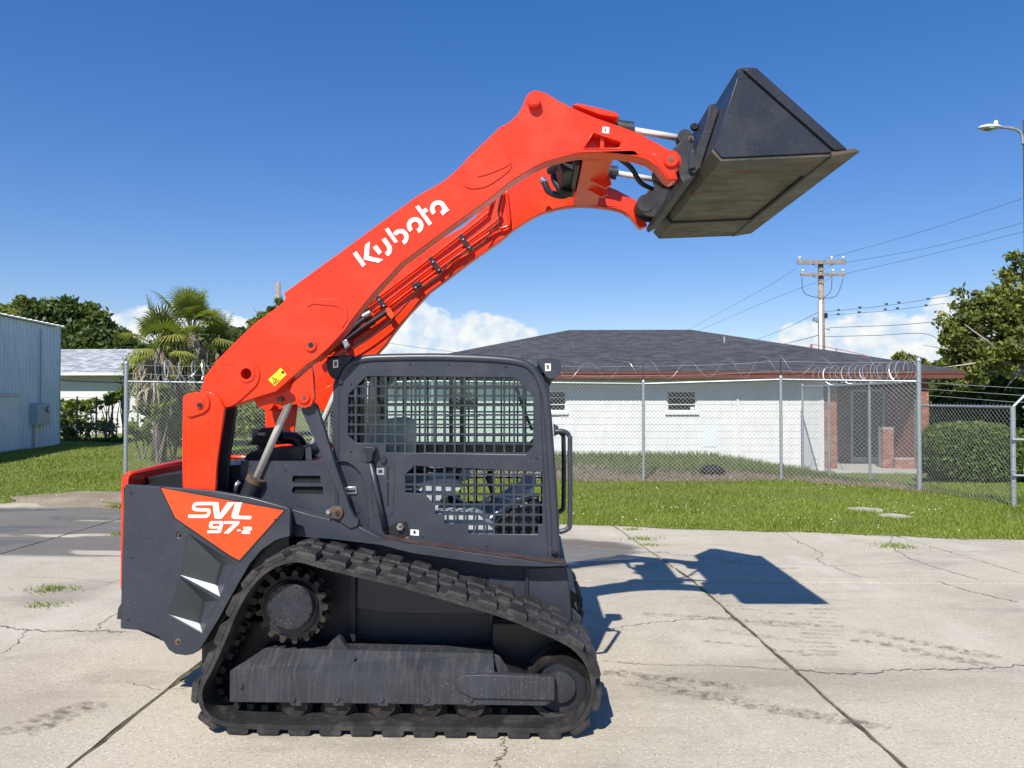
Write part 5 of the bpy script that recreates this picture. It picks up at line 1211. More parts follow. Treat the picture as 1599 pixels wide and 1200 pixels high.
mobj('cutting_edge', prism([tuple(back + fn * .022), tuple(tip), tuple(tip + Vector((-.03, .018))), tuple(back + Vector((0, .002)))], B0 - .014, B1 + .014), MT['bucket_floor'], bk, bevel=.002)
mobj('weld_seam', tube([(tuple(back + fn * .018)[0], B0 + .01, tuple(back + fn * .018)[1]), (tuple(back + fn * .018)[0], B1 - .01, tuple(back + fn * .018)[1])], .011, 6), MT['grey_dark'], bk)
mobj('top_lip', prism([tuple(A_ + Vector((-.012, -.06))), tuple(A_ + Vector((.04, -.05))), tuple(Bq + Vector((-.01, .004))), tuple(A_ + Vector((-.012, .006)))], B0 - .008, B1 + .008), MT['bucket'], bk, bevel=.003)
for Y in (4.62, 5.12, 5.6): mobj('mount_rib', prism(XZ([(1122, 178), (1136, 148), (1140, 160), (1118, 240), (1096, 262), (1106, 225)], B0 + .3), Y, Y + .02), MT['grey_dark'], bk)

# --- towers (rear arm supports)
tw = [(285, 620), (290, 616), (297, 614), (322, 611), (333, 614), (342, 622), (350, 637), (349, 648), (344, 685), (340, 712), (338, 730), (336, 775), (285, 775), (284, 720), (284, 685)]
tower = plate('tower', tw, YA - .035, .03, 'orange', bevel=.005); far(tower, LD)
tin = mobj('tower_inner_plate', prism(XZ(tw, YA - .035), YAi + .02, YAi + .05), MT['grey_dark'], tower, bevel=.004)
mobj('tower_web', prism(XZ([(286, 668), (306, 664), (304, 778), (286, 778)], YA), YA - .004, YAi + .019), MT['grey_dark'], tower)
mobj('tower_foot', prism(XZ([(286, 718), (330, 722), (328, 790), (286, 790)], YA), YA - .004, YAi + .019), MT['black'], tower)
plate('pivot_plate', [(289, 617), (297, 614), (314, 614), (323, 618), (327, 626), (326, 638), (318, 645), (296, 652), (290, 648), (287, 635)], YA - .048, .014, 'orange', tower, bevel=.004)
p_ = pin('pivot_pin', 311, 633, 6.5, YA - .056, .02, 'orange', tower); pin('pin_bore', 311, 633, 4.2, YA - .062, .02, 'grey_dark', p_); pin('pin_hole', 311, 633, 2, YA - .064, .02, 'black', p_)
ft = plate('far_pivot_boss', circ(311, 633, 14), YA, .03, 'orange', LD); WO[ft.name] = worg(ft); ft.location = worg(ft) + Vector((0, 5.60 - worg(ft).y, 0)) - worg(LD)

# --- lift cylinders
YLC = 4.63
lc = mobj('lift_cylinder', tube([P(362, 830, YLC), P(400, 748, YLC)], .054, 18), MT['grey_dark'], LD, smooth=40)
mobj('gland', tube([P(397, 754, YLC), P(401, 746, YLC)], .058, 18), MT['rust'], lc, smooth=40)
mobj('rod', tube([P(399, 750, YLC), P(480, 565, YLC), P(486, 552, YLC)], .0225, 18), MT['chrome'], lc, smooth=180)
mobj('port_fitting', tube([P(366, 770, YLC - .05), P(368, 758, YLC - .05), P(374, 752, YLC - .04)], .016, 8), MT['zinc'], lc, smooth=180)
l2 = far(lc, LD)
for ch in list(lc.children): far(ch, l2)
# --- front links
lk = plate('front_link', [(470, 640), (474, 634), (488, 628), (494, 632), (519, 712), (534, 757), (545, 790), (552, 806), (560, 812), (559, 822), (546, 826), (532, 816), (526, 800), (530, 775), (515, 742), (502, 712)], YA + .068, .045, 'grey', bevel=.004); far(lk, LD)
p_ = mobj('link_pin_plate', prism(XZ(chaikin([(508, 798), (516, 794), (522, 790), (532, 791), (537, 800), (533, 809), (522, 811)], 1), YA + .055), YA + .053, YA + .0675), MT['rust'], lk, bevel=.002)
pin('pin_bore', 525.5, 801, 4.6, YA + .045, .02, 'rust', lk); pin('pin_hole', 525.5, 801, 2.4, YA + .043, .02, 'black', lk); bolt(513, 800, 4.5, YA + .052, lk, 'zinc')

# --- rear body, fender, engine cover
fen_pts = [(195, 757), (250, 761), (296, 764), (340, 768), (395, 778), (443, 791), (453, 795), (453, 838), (441, 841), (430, 845), (409, 859), (391, 880), (370, 916), (340, 970), (318, 1006), (310, 1017), (301, 1022), (290, 1024), (274, 1022), (263, 1015), (256, 1003), (247, 994), (236, 989), (220, 985), (188, 982), (190, 880), (193, 780)]
z1 = lambda q: [(160 + x / 3.3333, 700 + y / 3.3333) for x, y in q]
sc1 = z1([(450, 450), (694, 604), (612, 772), (404, 660)]); sc2 = z1([(408, 676), (606, 796), (520, 962), (346, 866)])
ff = plate('rear_fender', fen_pts, YF, .04, 'grey', holes=[sc1, sc2, circ(280, 836, 4.5, 12)], bevel=.004)
for q, dp in ((sc1, z1([(625, 614), (597, 714)])), (sc2, z1([(530, 797), (506, 912)]))):
    A1, B1_, C1, D1 = [P(x, y, YF + .001) for x, y in q]; E1, E2 = [P(x, y, YF + .075) for x, y in dp]
    v = [tuple(t) for t in (A1, B1_, C1, D1, E1, E2)]
    mobj('air_scoop', (v, [(0, 4, 5, 3)]), MT['grey_green'], ff, fix=False); mobj('scoop_cheek', (v, [(0, 1, 4), (1, 2, 5, 4)]), MT['grey'], ff, fix=False); mobj('sunlit_scoop_ledge', ([v[3], v[5], v[2]], [(0, 1, 2)]), MT['white_decal_and_glint'], ff, fix=False)  # ledge is coloured white: a painted highlight for its sunlit upper face
pin('screw', 280, 836, 5.4, YF + .006, .02, 'rust', ff); pin('screw_hole', 280, 836, 2, YF + .0, .02, 'black', ff); pin('screw', 277.5, 1003, 5.5, YF - .003, .02, 'rust', ff)
pin('screw_hole', 278, 1003, 2.2, YF - .006, .01, 'black', ff)
plate('decal_border', [(248.5, 760.6), (447, 796.2), (374, 879.5), (358, 871), (271.8, 810)], YF - .0015, .0022, 'black_decal', ff, bevel=0)
dq = plate('model_decal', [(251.5, 762.5), (443, 797.5), (373.5, 875), (360, 868), (274, 809)], YF - .003, .0035, 'decal_orange', ff, bevel=0)
lz = lambda q: [(240 + x / 7.268, 750 + y / 7.268) for x, y in q]
def cm(q): return chaikin(q, 2, False)
txt = [('S', [stroke(cm([(664, 267), (520, 267), (462, 270), (448, 330), (500, 338), (600, 338), (634, 345), (612, 412), (540, 412), (392, 412)]), 37)]),
       ('V', [[(664, 250), (735, 252), (748, 385), (838, 253), (922, 254), (775, 432), (760, 440), (700, 438), (688, 425)]]),
       ('L', [[(927, 254), (1003, 254), (962, 385), (968, 405), (1112, 408), (1100, 446), (915, 442), (890, 432), (882, 410), (890, 370)]]),
       ('9', [[(648, 466), (772, 466), (788, 472), (792, 490), (766, 582), (754, 596), (736, 602), (604, 602), (612, 572), (712, 572), (724, 568), (731, 550), (646, 550), (630, 544), (625, 528), (634, 480)]]),
       ('7', [[(802, 466), (975, 467), (968, 497), (852, 606), (793, 604), (905, 499), (796, 497)]]),
       ('-', [[(948, 562), (988, 563), (984, 580), (944, 579)]]),
       ('2', [stroke(cm([(1016, 543), (1070, 541), (1108, 542), (1098, 570), (1060, 572), (1022, 573), (1004, 598), (1020, 600), (1092, 600)]), 21)])]
for ch, polys in txt:
    mb = MB()
    for q in polys: mb.add(prism(XZ(lz(q), YF - .006), YF - .0055, YF - .0025, [XZ(lz([(672, 494), (752, 494), (742, 524), (664, 524)]), YF - .006)] if ch == '9' else []))
    mobj('letter', mb.vf, MT['white_decal_and_glint'], dq)
fb = dup(ff, LD, (0, 2 * (CY - YF - .02), 0)); fb.name = 'rear_fender'
# body shell under the fender line
rx = P(190, 680, YF).x
body = mobj('engine_body', prism([(P(205, 680, 4.5).x, .46), (P(205, 680, 4.5).x, P(700, 752, 4.5).z), (P(290, 680, 4.5).x, P(700, 742, 4.5).z + .02), (P(440, 680, 4.66).x, P(700, 722, 4.66).z), (P(560, 680, 4.66).x, P(700, 724, 4.66).z), (P(560, 680, 4.66).x, .42), (P(330, 680, 4.5).x, .36)], 4.668, 5.57), MT['black'], LD, bevel=.01)
mobj('side_shield', prism(XZ([(200, 760), (330, 772), (455, 800), (455, 860), (400, 900), (330, 1000), (290, 1010), (200, 970)], 4.5), 4.45, 4.66), MT['black'], body)
rdx = P(188.5, 860, 4.46).x
rd = mobj('rear_door', prism_ax(chaikin([(4.46, P(700, 757, 4.46).z), (4.47, P(700, 744, 4.46).z), (4.56, P(700, 741, 4.5).z + .0), (5.66, P(700, 741, 4.5).z), (5.76, P(700, 744, 4.46).z), (5.78, P(700, 757, 4.46).z), (5.78, .50), (4.46, .50)], 1), rdx, rdx + .04, 'x'), MT['orange'], LD, bevel=.02)
mobj('bonnet_rim', tube(catmull([(rdx + .022, 4.5, P(700, 743, 4.5).z), (rdx + .022, 5.2, P(700, 741, 4.5).z + .01), (rx + .04, 5.7, P(700, 741, 4.5).z), (rx + .5, 5.74, P(700, 741, 4.5).z + .0), (P(330, 680, 4.5).x, 5.74, P(700, 741, 4.5).z + .05), (P(440, 680, 4.5).x, 5.74, P(700, 741, 4.5).z + .09)], 6, False), .017, 8), MT['orange'], rd, smooth=180)
mobj('tow_lug', prism(XZ([(183, 951), (190, 940), (190, 968), (181, 968)], 4.45), 4.46, 4.50), MT['frame'], rd)
mobj('bumper', box(rx - .02, rx + .14, 4.55, 5.7, .44, .58), MT['frame'], rd)
ec = plate('engine_side_panel', [(376, 720), (532, 721), (545, 723), (556, 730), (565, 742), (571, 760), (575, 800), (576, 836), (470, 836), (376, 790)], 4.645, .02, 'grey', holes=[[(459, 743), (500, 743), (501, 754.5), (459, 754.5), (456, 751), (456, 746.5)], [(459, 760), (504, 760), (505, 772), (459, 772), (456, 769), (456, 763)]], bevel=.003)
for y in (748.5, 766): mobj('vent_mesh', prism(XZ([(455, y - 7), (507, y - 7), (507, y + 7), (455, y + 7)], 4.66), 4.666, 4.6675), simple('vent_mesh', (.006, .006, .007), .8, bmp=.5, bscale=220), ec)
h_ = plate('latch', [(533, 761), (556, 760), (558, 772), (534, 773)], 4.635, .012, 'zinc', ec); plate('latch_pull', [(536, 765), (554, 764.5), (555, 768), (536, 769)], 4.628, .01, 'grey_dark', h_)
mobj('hinge_plate', prism(XZ([(478, 700), (486, 697), (488, 720), (478, 720)], 4.70), 4.69, 4.70), MT['grey'], ec)
# air cleaner on the deck
ac = mobj('air_cleaner', prism(XZ(chaikin([(392, 719), (400, 704), (430, 699), (470, 697), (486, 693), (487, 712), (470, 719)], 1), 4.95), 4.80, 5.15), MT['black'], LD, bevel=.02)
mobj('elbow', tube(catmull([tuple(P(425, 683, 5.05)), tuple(P(440, 683, 5.05)), tuple(P(462, 686, 5.05)), tuple(P(470, 698, 5.05))], 6, False), .042, 14), MT['black'], ac, smooth=180)
mobj('intake_cap', prism(XZ([(395, 669), (434, 668), (434, 690), (446, 694), (384, 695), (395, 689)], 4.95), 4.92, 5.10), MT['black'], ac, bevel=.008)
plate('intake_label', [(402, 676), (414, 676), (414, 680), (402, 680)], 4.916, .003, 'galv', ac, bevel=0)
mobj('intake_neck', tube([P(412, 694, 5.02), P(412, 716, 5.02)], .045, 14), MT['black'], ac, smooth=40)

# --- cab
cabpx = [(520, 720), (520, 600), (527, 581), (542, 564), (566, 556), (600, 553.5), (680, 552.5), (760, 555), (812, 560), (835, 570), (848, 589), (857, 615), (862, 653), (873, 808), (874, 873), (850, 873), (640, 846), (594, 835), (576, 829), (574, 790), (572, 771), (563, 740), (552, 728), (542, 722)]
upo = [(572, 588), (804, 590), (833, 619), (832, 698), (821, 710), (603, 707), (603, 692), (556, 692), (543, 680), (544, 616)]
lwo = [(647, 728), (847, 737.5), (847, 820), (840, 821), (840, 835), (731, 834), (731, 821), (694, 818), (694, 804), (679, 803), (679, 787), (676, 787), (664, 774), (664, 771), (633, 770), (633, 741)]
def spans(poly, axis, c):
    xs = []; n = len(poly)
    for i in range(n):
        a, b = poly[i], poly[(i + 1) % n]
        if (a[axis] - c) * (b[axis] - c) < 0:
            t = (c - a[axis]) / (b[axis] - a[axis]); xs.append(a[1 - axis] + t * (b[1 - axis] - a[1 - axis]))
    xs.sort(); return list(zip(xs[::2], xs[1::2]))
def guard(far_side=False):
    dy = 2 * (CY - YC - .01) if far_side else 0
    sp_ = mobj('cab_side_panel', [[(x, y + dy, z) for x, y, z in q] if i == 0 else q for i, q in enumerate(prism(XZ(cabpx, YC), YC, YC + .02, [XZ(upo, YC), XZ(lwo, YC)]))], MT['grey'], LD, bevel=.003)
    for poly, vx, hy in ((upo, [555.6 + 15.45 * k for k in range(19)], [603.5 + 14.9 * k for k in range(8)]), (lwo, [647.6 + 15.45 * k for k in range(13)], [741.3 + 15.6 * k for k in range(7)])):
        for x in vx:
            for (a, b) in spans(poly, 0, x):
                if b - a < 4: continue
                p0, p1 = P(x, a - 1, YC), P(x, b + 1, YC); mobj('guard_bar', box(p0.x - .0058, p0.x + .0058, YC + .003 + dy, YC + .017 + dy, p1.z, p0.z), MT['grey'], sp_)
        for j, y in enumerate(hy):
            dyy = (x - 700) * 0
            for (a, b) in spans(poly, 1, y + .01):
                if b - a < 4: continue
                p0, p1 = P(a - 1, y, YC), P(b + 1, y, YC); mobj('guard_bar', box(p0.x, p1.x, YC + .005 + dy, YC + .015 + dy, p0.z - .0055, p0.z + .0055), MT['grey'], sp_)
    g0, g1 = P(536, 580, YC), P(850, 842, YC); yy = YC + .05 + dy if not far_side else YC + dy - .04
    mobj('side_glass', prism(XZ([(538, 610), (570, 582), (808, 584), (838, 616), (842, 716), (538, 716)], YC), yy, yy + .004), MT['cab_glass'], sp_)
    return sp_
cs = guard(False); cs2 = guard(True)
# rounded frame tubes along roof and front pillar
def cabx(px, py, dy=0.): q = P(px, py, YC); return (q.x, YC + dy, q.z)
fr = [(530, 600), (533, 588), (545, 570), (566, 562), (600, 559.5), (680, 558.5), (760, 561), (806, 565.5), (828, 574), (841, 592), (850, 617), (855, 655), (865, 800), (867, 868)]
for d_ in (.012, 2 * (CY - YC) - .012): mobj('cab_frame_tube', tube(catmull([cabx(x, y, d_) for x, y in fr], 4, False), .026, 12), MT['grey'], LD, smooth=180)
roofpx = [(540, 566), (566, 556), (600, 553), (680, 551.5), (760, 554), (812, 559), (834, 569), (838, 576), (810, 569), (760, 563), (680, 561), (600, 562), (566, 566), (545, 574)]
mobj('cab_roof', prism(XZ(roofpx, YC), YC + .03, 2 * CY - YC - .03), MT['grey'], LD, bevel=.006)
mobj('roof_lining', prism(XZ([(560, 575), (810, 577), (815, 584), (555, 583)], YC), YC + .06, 2 * CY - YC - .06), MT['black'], LD)
rw = mobj('cab_rear_wall', prism_ax([(YC + .03, P(700, 860, YC).z), (YC + .03, P(700, 570, YC).z), (2 * CY - YC - .03, P(700, 570, YC).z), (2 * CY - YC - .03, P(700, 860, YC).z)], 0, .02, 'x'), MT['black'], LD); bpy.data.objects.remove(rw)
xr = P(533, 680, YC).x; zb, zt_ = P(700, 850, YC).z, P(700, 575, YC).z; ym0, ym1 = YC + .03, 2 * CY - YC - .03
mb = MB(); mb.add(box(xr, xr + .03, ym0, ym1, zb, P(700, 705, YC).z)); mb.add(box(xr, xr + .03, ym0, ym1, P(700, 588, YC).z, zt_)); mb.add(box(xr, xr + .06, ym0, ym0 + .06, P(700, 705, YC).z, P(700, 588, YC).z)); mb.add(box(xr, xr + .06, ym1 - .1, ym1, P(700, 705, YC).z, P(700, 588, YC).z))
mobj('cab_rear_wall', mb.vf, MT['grey_dark'], LD)
mobj('cab_floor', box(xr + .04, P(865, 680, YC).x, ym0, ym1, P(700, 868, YC).z, P(700, 856, YC).z), MT['interior'], LD)
xf = P(858, 680, YC).x
mb = MB(); mb.add(box(xf - .04, xf, ym0, ym0 + .05, P(700, 850, YC).z, P(700, 590, YC).z)); mb.add(box(xf - .04, xf, ym1 - .05, ym1, P(700, 850, YC).z, P(700, 590, YC).z)); mb.add(box(xf - .04, xf + .012, ym0, ym1, P(700, 868, YC).z, P(700, 820, YC).z))
mobj('front_door_frame', mb.vf, MT['grey_dark'], LD, bevel=.006)
# inner pillars and sliding-window rails seen through the guard
for (x, Y, w, yt, yb) in ((567, 4.70, .045, 585, 720), (726, 5.56, .03, 590, 715), (706, 5.50, .022, 590, 700), (600, 5.56, .05, 590, 720), (820, 5.54, .02, 590, 715)):
    c = P(x, 680, Y).x; mobj('window_pillar', box(c - w, c + w * .2, Y, Y + .02, P(700, yb, Y).z, P(700, yt, Y).z), MT['black'], LD)
mobj('window_rail', box(P(600, 680, 5.55).x, P(832, 680, 5.55).x, 5.535, 5.55, P(700, 698, 5.55).z, P(700, 690, 5.55).z), MT['black'], LD)
mobj('wiper_arm', tube([P(806, 605, 4.9), P(818, 640, 4.9), P(831, 672, 4.9)], .012, 6), MT['black'], LD)
# seat
sx0, sx1 = P(585, 680, 4.9).x, P(640, 680, 4.9).x
seat = mobj('seat', prism(XZ(chaikin([(590, 770), (596, 752), (690, 748), (704, 756), (704, 772), (690, 782), (600, 784)], 1), 4.9), 4.86, 5.36), MT['seat'], LD, bevel=.03)
mobj('backrest', prism(XZ(chaikin([(578, 756), (576, 690), (584, 662), (596, 654), (628, 655), (634, 668), (634, 700), (624, 754)], 1), 4.9), 4.87, 5.35), MT['seat'], seat, bevel=.04)
mobj('seat_base', prism(XZ([(604, 784), (688, 784), (696, 850), (598, 850)], 4.9), 4.92, 5.30), MT['black'], seat)
for Y in (4.74, 5.40):
    con = mobj('armrest_console', prism(XZ(chaikin([(650, 752), (706, 744), (722, 752), (720, 766), (690, 772), (684, 800), (664, 800), (660, 770)], 1), 4.8), Y, Y + .09), MT['interior'], LD, bevel=.01)
    mobj('joystick', tube([P(712, 752, 4.8) + Vector((0, Y - 4.76, 0)), P(716, 735, 4.8) + Vector((0, Y - 4.76, 0)), P(722, 722, 4.8) + Vector((0, Y - 4.76, 0))], [.014, .016, .026], 10), MT['black'], con, smooth=180)
mobj('side_lining', prism(XZ([(640, 790), (730, 800), (735, 845), (660, 838)], 5.5), 5.50, 5.55), MT['interior'], LD)
mobj('front_lining', prism(XZ([(740, 800), (785, 770), (830, 745), (838, 850), (742, 846)], 5.4), 5.36, 5.54), MT['interior'], LD, bevel=.02)
mobj('floor_step', prism(XZ([(672, 796), (745, 800), (770, 826), (770, 850), (672, 846)], 4.70), 4.675, 4.98), MT['interior'], LD, bevel=.006)
mobj('control_monitor', prism(XZ(chaikin([(812, 742), (836, 738), (838, 760), (816, 764)], 1), 4.8), 4.74, 4.80), simple('monitor_housing', (.10, .16, .30), .35), LD, bevel=.006)
for q in ([(690, 812, 4.8), (720, 805, 4.82), (752, 815, 4.86), (790, 792, 4.9), (826, 770, 4.95)], [(700, 770, 5.1), (740, 790, 5.15), (770, 775, 5.2), (800, 782, 5.2)]): mobj('wiring_loom', tube(catmull([tuple(P(*p)) for p in q], 6, False), .012, 6), MT['trim_white'], LD, smooth=180)
mobj('joystick_grip', tube([P(772, 790, 5.0), P(768, 768, 5.0), P(764, 748, 5.0), P(766, 736, 5.0)], [.012, .014, .024, .020], 10), MT['black'], LD, smooth=180)
mobj('lap_bar', tube(catmull([tuple(P(626, 724, 4.78)), tuple(P(680, 735, 4.78)), tuple(P(722, 728, 4.8)), tuple(P(728, 726, 5.4))], 6, False), .014, 8), MT['black'], LD, smooth=180)
mobj('pedal_box', prism(XZ([(770, 820), (800, 790), (842, 770), (842, 850), (770, 850)], 4.8), 4.72, 4.86), MT['black'], LD, bevel=.02)
# outside fittings
br = plate('lamp_bracket', chaikin([(836, 564), (845, 558), (868, 559), (876, 566), (876, 582), (870, 590), (858, 592), (852, 588), (846, 575)], 1), YC - .02, .10, 'grey', bevel=.004); br2 = far(br, LD)
plate('sticker', [(851, 568), (860, 568), (860, 579.5), (851.5, 580)], YC - .0235, .003, 'white_decal_and_glint', br, bevel=0); plate('sticker_mark', [(853, 570), (858, 571), (857, 577), (854, 577)], YC - .0247, .0012, 'rust', br, bevel=0)
mobj('work_lamp', lathe([(.03, 0), (.05, .02), (.05, .05), (.03, .06)], tuple(P(846, 590, YC + .07)), 'x', 14), MT['black'], br, smooth=50)
bl = plate('rear_lamp_bracket', chaikin([(509, 558), (520, 556), (552, 553), (548, 562), (534, 575), (526, 592), (518, 592), (511, 580)], 1), YC - .03, .06, 'black', bevel=.004); far(bl, LD)
plate('sticker', [(520, 563), (528, 562), (528, 574), (520, 575)], YC - .0335, .003, 'white_decal_and_glint', bl, bevel=0); plate('sticker_mark', [(522, 565), (526, 565), (526, 572), (522, 572)], YC - .0347, .0012, 'rust', bl, bevel=0)
mobj('grab_handle', tube(catmull([tuple(P(866, 674, YC)), tuple(P(880, 674, YC)), tuple(P(889, 681, YC)), tuple(P(890, 694, YC)), tuple(P(890, 810, YC)), tuple(P(886, 826, YC)), tuple(P(873, 831, YC))], 5, False), .0150, 10), MT['grey'], LD, smooth=180)
mobj('grab_handle', tube(catmull([tuple(P(868, 672, 4.95)), tuple(P(877, 678, 4.95)), tuple(P(880, 690, 4.95)), tuple(P(880, 785, 4.95)), tuple(P(877, 797, 4.95)), tuple(P(868, 800, 4.95))], 5, False), .0150, 10), MT['black'], LD, smooth=180)
for y in (672, 832): mobj('handle_mount', prism(XZ([(864, y - 10), (872, y - 6), (873, y + 6), (865, y + 10)], YC), YC - .005, YC + .04), MT['grey'], LD)
# safety prop with T handle on the panel
sp_ = mobj('safety_prop', tube([P(576, 714, YC - .03), P(589, 770, YC - .03), P(602, 830, YC - .03)], .0165, 12), MT['grey'], LD, smooth=180)
mobj('prop_head', prism(XZ(chaikin([(567, 699), (586, 697.5), (587, 703), (582, 708), (581, 722), (572, 722), (571, 707), (566, 704)], 1), YC - .05), YC - .055, YC - .015), MT['grey_dark'], sp_, bevel=.005)
plate('head_pad', chaikin([(564, 698), (588, 698), (592, 704), (592, 718), (587, 723), (570, 724), (564, 718)], 1), YC - .006, .008, 'grey', sp_)
plate('pressed_frame', [(578, 726), (613, 726), (616, 729), (614, 800), (608, 806), (584, 806), (578, 800)], YC - .004, .006, 'grey', sp_, holes=[[(580.5, 729), (611.5, 729), (613, 731), (611.5, 798), (606.5, 803), (586, 803), (581, 798)]], bevel=0)
for y in (744, 766, 785): plate('slot', [(604, y - 13), (607, y - 13), (607, y + 5), (604, y + 5)], YC - .0025, .004, 'black', sp_, bevel=0)
plate('slot_label', [(588, 731), (600, 731), (600, 742), (588, 742)], YC - .0035, .003, 'galv', sp_, bevel=0); plate('label_mark', [(591, 734), (597, 734), (597, 739), (591, 739)], YC - .0045, .0012, 'grey_dark', sp_, bevel=0)
pin('stop_knob', 598, 719, 5, YC - .02, .03, 'grey_dark', LD, 14)
lkb = plate('latch_bracket', [(606, 826), (612, 820), (620, 815), (628, 813), (635, 816), (637, 824), (637, 842), (606, 840)], YC - .012, .014, 'black', bevel=.003)
p_ = bolt(625, 823, 6.5, YC - .02, lkb, 'zinc', .02); pin('bolt_core', 625, 823, 3, YC - .043, .02, 'rust', lkb, 12); plate('hook', [(632, 840), (638, 838), (641, 848), (638, 853), (634, 850)], YC - .02, .02, 'rust', lkb)
plate('sticker', [(641, 827), (654, 828), (654, 837), (641, 836)], YC - .003, .0025, 'white_decal_and_glint', cs, bevel=0); plate('sticker_mark', [(645.5, 829), (649, 829), (649, 834), (645.5, 834)], YC - .0042, .0012, 'black_decal', cs, bevel=0)

# --- chassis
sill = mobj('sill', prism(XZ([(453, 795), (480, 803), (560, 822), (590, 838), (640, 849), (760, 866), (848, 878), (884, 880), (884, 884), (850, 886), (785, 884), (780, 884), (640, 864), (594, 852), (520, 843), (453, 838)], 4.53), 4.53, YC + .01), MT['grey'], LD, bevel=.004)
mobj('sill_top', prism(XZ([(594, 837), (640, 846.5), (760, 864), (850, 876), (884, 878.5), (884, 880.5), (848, 877.6), (640, 848.6), (594, 839.5)], 4.53), 4.526, YC + .005), simple('dirty_maroon_ledge', (.050, .030, .028), .7, var=.4, scale=14, bmp=.3), sill)
chs = mobj('chassis', prism(XZ([(300, 860), (460, 840), (640, 855), (760, 866), (884, 882), (890, 920), (894, 990), (880, 1005), (700, 1010), (560, 1000), (420, 1010), (330, 990)], 4.64), 4.64, 2 * CY - 4.64), MT['grey_dark'], LD, bevel=.006)
plate('chassis_panel', [(560, 872), (600, 880), (758, 905), (758, 960), (600, 958), (555, 950)], 4.630, .014, 'grey', chs)
plate('chassis_panel', [(764, 900), (820, 905), (820, 980), (764, 976)], 4.632, .012, 'grey', chs)
plate('chassis_panel', [(824, 888), (882, 886), (888, 920), (892, 988), (824, 980)], 4.628, .016, 'grey', chs)
mobj('panel_rib', prism(XZ([(820, 884), (825, 884), (825, 964), (820, 964)], 4.62), 4.612, 4.645), MT['grey_dark'], chs)
mobj('panel_rib', prism(XZ([(548, 860), (556, 860), (556, 1000), (548, 1000)], 4.62), 4.60, 4.645), MT['grey_dark'], chs)
mobj('tie_bracket', prism(XZ([(892, 950), (908, 966), (904, 974), (892, 978)], 4.7), 4.68, 4.74), MT['frame'], chs)
mobj('front_step', prism(XZ([(890, 918), (899, 924), (899, 936), (896, 940), (902, 952), (892, 956)], 4.9), 4.85, 5.5), MT['black'], chs)

for (xa, xb) in ((335, 500), (770, 880)): mobj('gap_filler_beam', box(P(xa, 1000, 4.7).x, P(xb, 1000, 4.7).x, 4.50, 2 * CY - 4.50, .20, .52), MT['black'], chs, bevel=.02)  # black beams added to darken the see-through gap behind the track frame
for q in ([(529, 606), (530.2, 606), (529.2, 718), (528, 718)], [(842, 600), (843.2, 600), (856.5, 868), (855.3, 868)], [(524, 742), (525, 742), (525, 836), (524, 836)]): plate('panel_seam', q, YC - .0012, .002, 'black', cs, bevel=0)
for (x, y) in ((548, 600), (548, 706), (838, 716), (700, 570), (790, 573), (640, 569), (860, 850), (660, 838), (760, 852)): bolt(x, y, 1.7, YC - .001, cs, 'grey_dark', .004)
for (x, y) in ((390, 728), (520, 730), (560, 800), (500, 815), (445, 735)): bolt(x, y, 1.8, 4.644, ec, 'grey_dark', .004)
for (x, y) in ((204, 770), (200, 968), (430, 812), (205, 870)): bolt(x, y, 2.0, YF - .001, ff, 'grey_dark', .004)
# --- tracks
tp = [(307, 1087), (309, 1105), (318, 1124), (338, 1138), (372, 1145), (440, 1147), (520, 1148), (600, 1149), (680, 1150), (760, 1151), (830, 1152), (876, 1152), (905, 1141), (922, 1120), (931, 1090), (929, 1060), (917, 1033), (893, 1009), (850, 988), (789, 963), (700, 936), (620, 913), (550, 897), (500, 884), (470, 876), (448, 877), (425, 885), (403, 900), (382, 924), (362, 960), (344, 1004), (325, 1046), (312, 1070)]
lp = XZ(tp, YT); zmin = min(z for x, z in lp); lp = [(x, z - zmin + .028) for x, z in lp]
dense = catmull(lp, 12, True); D = np.array(dense); seg = np.linalg.norm(np.roll(D, -1, 0) - D, axis=1); cum = np.concatenate([[0], np.cumsum(seg)]); PER = cum[-1]
Dx = np.vstack([D, D[:1]])
def at_s(s):
    s = s % PER; i = int(np.searchsorted(cum, s, side='right') - 1); i = min(i, len(seg) - 1); t = (s - cum[i]) / seg[i]
    p = Dx[i] * (1 - t) + Dx[i + 1] * t; a = at0((i - 1) % len(seg)); d = Dx[i + 1] - Dx[i]; return p, d / np.linalg.norm(d)
def at0(i): return D[i]
area = .5 * np.sum(D[:, 0] * np.roll(D[:, 1], -1) - np.roll(D[:, 0], -1) * D[:, 1]); OUT = 1 if area > 0 else -1   # outward = OUT * (dz, -dx)
NB = 200; band = []
for i in range(NB):
    p, _ = at_s(PER * i / NB); p2, _ = at_s(PER * i / NB + .02); p1, _ = at_s(PER * i / NB - .02); d = (p2 - p1) / np.linalg.norm(p2 - p1); nrm = np.array([d[1], -d[0]]) * OUT; band.append((p, nrm))
def track_band(Y0):
    v = []; f = []
    prof = [(.0, .0), (.0, TW), (-.030, TW), (-.030, 0)]
    prof = [(-.006, .0), (.0, .008), (.0, TW - .008), (-.006, TW), (-.030, TW), (-.030, 0)]
    m = len(prof)
    for p, nr in band:
        for o_, y in prof: q = p + nr * o_; v.append((q[0], Y0 + y, q[1]))
    for i in range(NB):
        for k in range(m): a, b = i * m + k, i * m + (k + 1) % m; c, d = ((i + 1) % NB) * m + (k + 1) % m, ((i + 1) % NB) * m + k; f.append((a, b, c, d))
    return v, f
trk = mobj('rubber_track', track_band(YT), MT['rubber'], LD, smooth=35)
NL = 31
